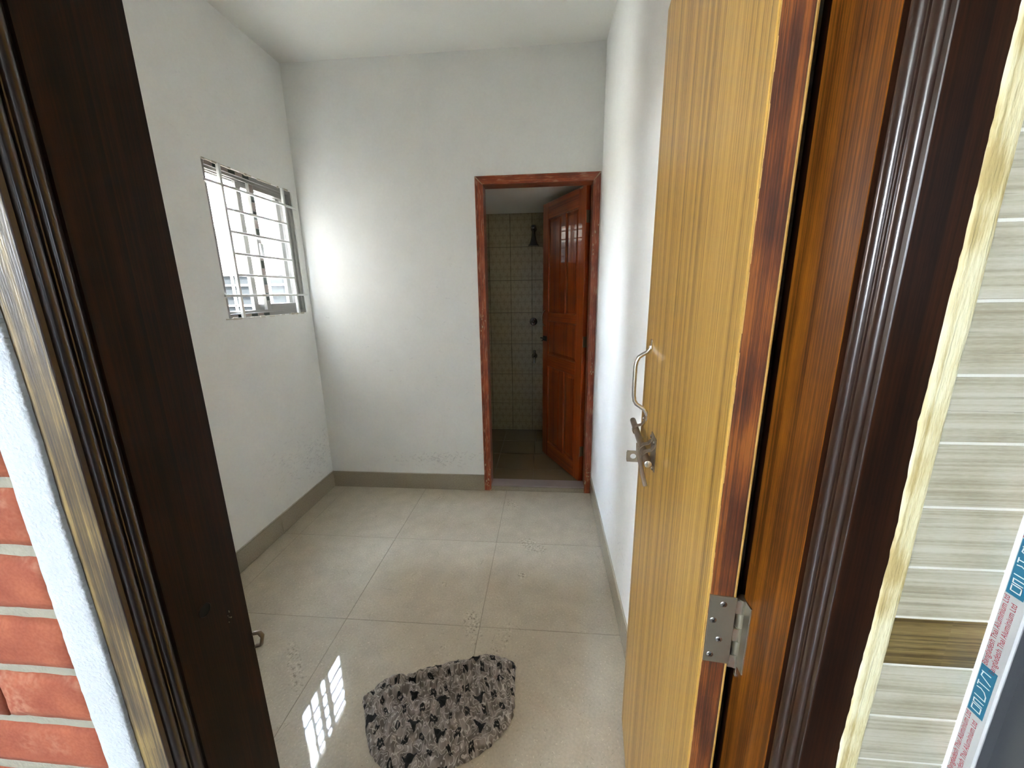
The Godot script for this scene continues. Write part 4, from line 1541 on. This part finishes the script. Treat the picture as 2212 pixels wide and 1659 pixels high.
func cloth() -> void:
	# the crumpled cloth, its outline traced on the floor
	var px := [[783.5, 1510.6], [790, 1500], [804, 1490.5], [834, 1465], [858, 1459], [881, 1457], [914.6, 1443.7], [946, 1437], [978, 1428.7], [1016, 1421], [1055, 1412], [1082, 1418.6], [1110, 1430], [1113.7, 1453.8], [1112, 1495], [1110, 1534], [1102, 1560.8], [1078.6, 1591], [1041.8, 1624.4], [995, 1651], [950, 1672], [905, 1688], [860, 1682], [827.6, 1659], [807.6, 1637.8], [794, 1607.6], [787.5, 1547]]
	var basis := Basis.from_euler(Vector3(-0.2336, 0.0892, -0.0148))
	var f := 837.21
	var out := []
	var c := Vector2.ZERO
	for p in px:
		var dv: Vector3 = basis * Vector3((p[0] - 1106.0) / f, -(p[1] - 829.5) / f, -1.0)
		var k := (0.006 - CAM.y) / dv.y
		out.append(Vector2(CAM.x + dv.x * k, CAM.z + dv.z * k))
		c += out[-1]
	c /= out.size()
	var n := 220
	var rings := 64
	var wr := noise(81, 9.0, 3)
	var wr2 := noise(82, 26.0, 3)
	var wr3 := noise(83, 70.0, 2)
	var edge := func(a: float) -> Vector2:
		var t := a * out.size()
		var i := int(floor(t))
		var u := t - i
		var m := out.size()
		var p0: Vector2 = out[(i - 1 + m) % m]
		var p1: Vector2 = out[i % m]
		var p2: Vector2 = out[(i + 1) % m]
		var p3: Vector2 = out[(i + 2) % m]
		return p1.cubic_interpolate(p2, p0, p3, u)
	# the gathered mouth: a valley and a rolled lip along the far edge
	var mouth := [Vector2(1.05, 1.475), Vector2(1.20, 1.445), Vector2(1.33, 1.40), Vector2(1.43, 1.43)]
	var near := func(p: Vector2) -> float:
		var best := 9.0
		for i in mouth.size() - 1:
			best = minf(best, p.distance_to(Geometry2D.get_closest_point_to_segment(p, mouth[i], mouth[i + 1])))
		return best
	var height := func(p: Vector2, t: float) -> float:
		var q := p.rotated(0.5)
		var fold := 1.0 - absf(wr.get_noise_2d(q.x * 1.8, q.y * 0.8)) * 2.2
		var fold2 := 1.0 - absf(wr2.get_noise_2d(p.x * 1.2, p.y * 0.8)) * 2.0
		var hgt := 0.012 + 0.014 * fold + 0.0065 * fold2 + 0.0016 * wr3.get_noise_2d(p.x, p.y)
		var dm: float = near.call(p)
		hgt += 0.012 * exp(-pow((dm - 0.022) / 0.012, 2.0)) - 0.010 * exp(-pow(dm / 0.010, 2.0))
		# radiating gathers by the lip
		hgt += 0.004 * exp(-dm / 0.05) * sin(p.x * 210.0 + 4.0 * wr.get_noise_2d(p.x, p.y))
		hgt = maxf(hgt, 0.004)
		var fall := pow(clampf(1.0 - pow(t, 7.0), 0.0, 1.0), 0.55)
		return 0.0015 + hgt * fall
	var s := ns()
	s.set_smooth_group(0)
	var P := []
	for r in rings + 1:
		var row := []
		var t := pow(float(r) / rings, 0.75)
		for k in n:
			var e: Vector2 = edge.call(float(k) / n)
			var rip := 1.0 + 0.004 * sin(k * 1.37) * smoothstep(0.75, 1.0, t) + 0.016 * wr.get_noise_2d(k * 0.02, 5.0) * smoothstep(0.6, 1.0, t)
			var p := c + (e - c) * t * rip
			row.append(Vector3(p.x, height.call(p, t), p.y))
		P.append(row)
	for r in rings:
		for k in n:
			var j := (k + 1) % n
			var q := [P[r][k], P[r][j], P[r + 1][j], P[r + 1][k]]
			for e in [0, 1, 2, 0, 2, 3]:
				s.set_uv(Vector2(q[e].x, q[e].z).rotated(0.25) + Vector2(0.3, 0.1))
				s.add_vertex(q[e])
	for k in n:
		var j := (k + 1) % n
		for v in [Vector3(c.x, 0.0006, c.y), P[rings][j], P[rings][k]]:
			s.set_uv(Vector2(v.x, v.z).rotated(0.25))
			s.add_vertex(Vector3(v.x, minf(v.y, 0.001), v.z) if v.y < 0.001 else v)
	s.generate_normals()
	var o := obj("crumpled_cloth", s, M.cloth)
	tag(o, "crumpled grey cloth with a black print lying on the tile floor", "cloth")

func veranda() -> void:
	# unseen veranda: slab and narrow openings sized to set the light; window at right
	var s := ns()
	box(s, Vector3(-1.3, -0.14, ZF), Vector3(2.13, -0.02, VZ))
	one("floor_veranda", s, M.veranda_tile, "grey tile floor of the veranda outside the entrance", "floor")
	s = ns()
	box(s, Vector3(2.0, -0.02, ZF - 0.003), Vector3(2.13, H, 2.355))
	box(s, Vector3(2.0, -0.02, 3.60), Vector3(2.13, H, VZ))
	box(s, Vector3(2.0, -0.02, 2.355), Vector3(2.13, 0.05, 3.60))
	box(s, Vector3(2.0, 2.2, 2.355), Vector3(2.13, H, 3.60))
	one("wall_veranda_right", s, M.plaster, "pale side wall of the veranda behind the aluminium jamb", "wall")
	s = ns()
	box(s, Vector3(-1.4, H, ZI), Vector3(2.13, H + 0.15, VZ + 0.1))
	one("ceiling_veranda", s, M.ceiling_paint, "pale unseen slab added over the veranda to cut the sky light", "ceiling")
	s = ns()
	box(s, Vector3(-1.4, -0.14, VZ), Vector3(2.13, VLOW, VZ + 0.1))
	box(s, Vector3(-1.4, VTOP, VZ), Vector3(2.13, H, VZ + 0.1))
	box(s, Vector3(VX1, VLOW, VZ), Vector3(2.13, VTOP, VZ + 0.1))
	one("wall_veranda_back", s, M.plaster, "unseen outer wall of the veranda, opening sized to set the light", "wall")
	s = ns()
	box(s, Vector3(-1.4, -0.14, ZF), Vector3(-1.3, VLOW, VZ))
	box(s, Vector3(-1.4, VTOP, ZF), Vector3(-1.3, H, VZ))
	box(s, Vector3(-1.4, VLOW, ZF), Vector3(-1.3, VTOP, 5.4))
	one("wall_veranda_left", s, M.plaster, "unseen end wall of the veranda, opening sized to set the light", "wall")
	s = ns()
	box(s, Vector3(-1.4, -0.14, ZI), Vector3(-0.125, H, ZF - 0.012))
	one("wall_front_return", s, M.render_dull, "unseen wall beyond the brick face, its dark tone set to cut bounced light", "wall")

func outside() -> void:
	var s := ns()
	box(s, Vector3(-40, -3.5, -40), Vector3(40, -3.3, 40))
	one("ground", s, M.ground, "pale ground below the building", "ground")
	# houses past the window; the side one is added unseen to block light
	house("neighbour_house", "pale rendered house with barred windows beyond the window", Vector3(-9.5, -3.3, -10.5), Vector3(10.0, 6.1, 4.0), M.render_pale, 7)
	house("added_side_house", "tall unseen house added beside the window, kept dark to block light", Vector3(-6.6, -3.3, 0.85), Vector3(4.4, 12.6, 4.6), M.render_dull, 3)
	house("brick_house", "taller pale brick house beyond the open part of the window", Vector3(-9.2, -3.3, -4.6), Vector3(4.6, 13.5, 3.9), M.render_brick, 3)

func house(called: String, label: String, at: Vector3, size: Vector3, m: Material, n: int) -> void:
	var h := thing(called, at)
	tag(h, label, "building")
	var s := ns()
	box(s, Vector3.ZERO, size)
	obj("walls", s, m, h)
	s = ns()
	box(s, Vector3(-0.2, size.y, -0.2), Vector3(size.x + 0.2, size.y + 0.15, size.z + 0.2), 0.02)
	obj("roof_slab", s, M.render_pale, h)
	for j in int(size.y / 3.0):
		for k in n:
			var x := size.x * (k + 0.5) / n
			var y := 1.0 + 3.0 * j
			var b := Node3D.new()
			b.name = "window"
			h.add_child(b, true)
			s = ns()
			box(s, Vector3(x - 0.5, y, size.z - 0.02), Vector3(x + 0.5, y + 1.2, size.z + 0.01))
			obj("pane", s, M.far_window, b)
			s = ns()
			for q in 6:
				box(s, Vector3(x - 0.52, y + 0.24 * q - 0.02, size.z + 0.01), Vector3(x + 0.52, y + 0.24 * q + 0.02, size.z + 0.05))
			for q in 3:
				box(s, Vector3(x - 0.52 + 0.5 * q, y, size.z + 0.01), Vector3(x - 0.48 + 0.5 * q, y + 1.2, size.z + 0.05))
			obj("bars", s, M.render_pale, b)

func _ready() -> void:
	# camera
	var cam := Camera3D.new()
	cam.name = "camera"
	cam.position = CAM
	cam.rotation = Vector3(-0.2336, 0.0892, -0.0148)
	cam.fov = rad_to_deg(2.0 * atan(829.5 / 837.21))
	cam.near = 0.02
	cam.far = 200.0
	add_child(cam)
	cam.current = true
	# a white overcast sky lights everything
	var env := Environment.new()
	var sky := Sky.new()
	var sm := ProceduralSkyMaterial.new()
	sm.sky_top_color = Color(0.83, 0.90, 1.0)
	sm.sky_horizon_color = Color(0.93, 0.965, 1.0)
	sm.sky_curve = 0.3
	sm.ground_horizon_color = Color(0.62, 0.61, 0.58)
	sm.ground_bottom_color = Color(0.55, 0.54, 0.50)
	sky.sky_material = sm
	env.background_mode = Environment.BG_SKY
	env.sky = sky
	env.background_energy_multiplier = 11.0
	env.tonemap_mode = Environment.TONE_MAPPER_LINEAR
	env.tonemap_exposure = 12.4
	env.sdfgi_enabled = true
	env.ssao_enabled = true
	env.ssil_enabled = true
	var we := WorldEnvironment.new()
	we.name = "world"
	we.environment = env
	add_child(we)
	# the sun stands high behind the building's right side and reaches neither window
	var sun := DirectionalLight3D.new()
	sun.name = "sun"
	sun.light_color = Color(1.0, 0.985, 0.96)
	sun.light_energy = 4.0
	sun.light_angular_distance = 1.0
	sun.shadow_enabled = true
	sun.rotation_degrees = Vector3(-58, 40, 0)
	add_child(sun)

	materials()
	room()
	bathroom()
	front_wall()
	veranda()
	entrance_frame()
	entrance_door()
	bathroom_frame()
	bathroom_door()
	window()
	bathroom_fittings()
	aluminium_frame()
	cloth()
	outside()
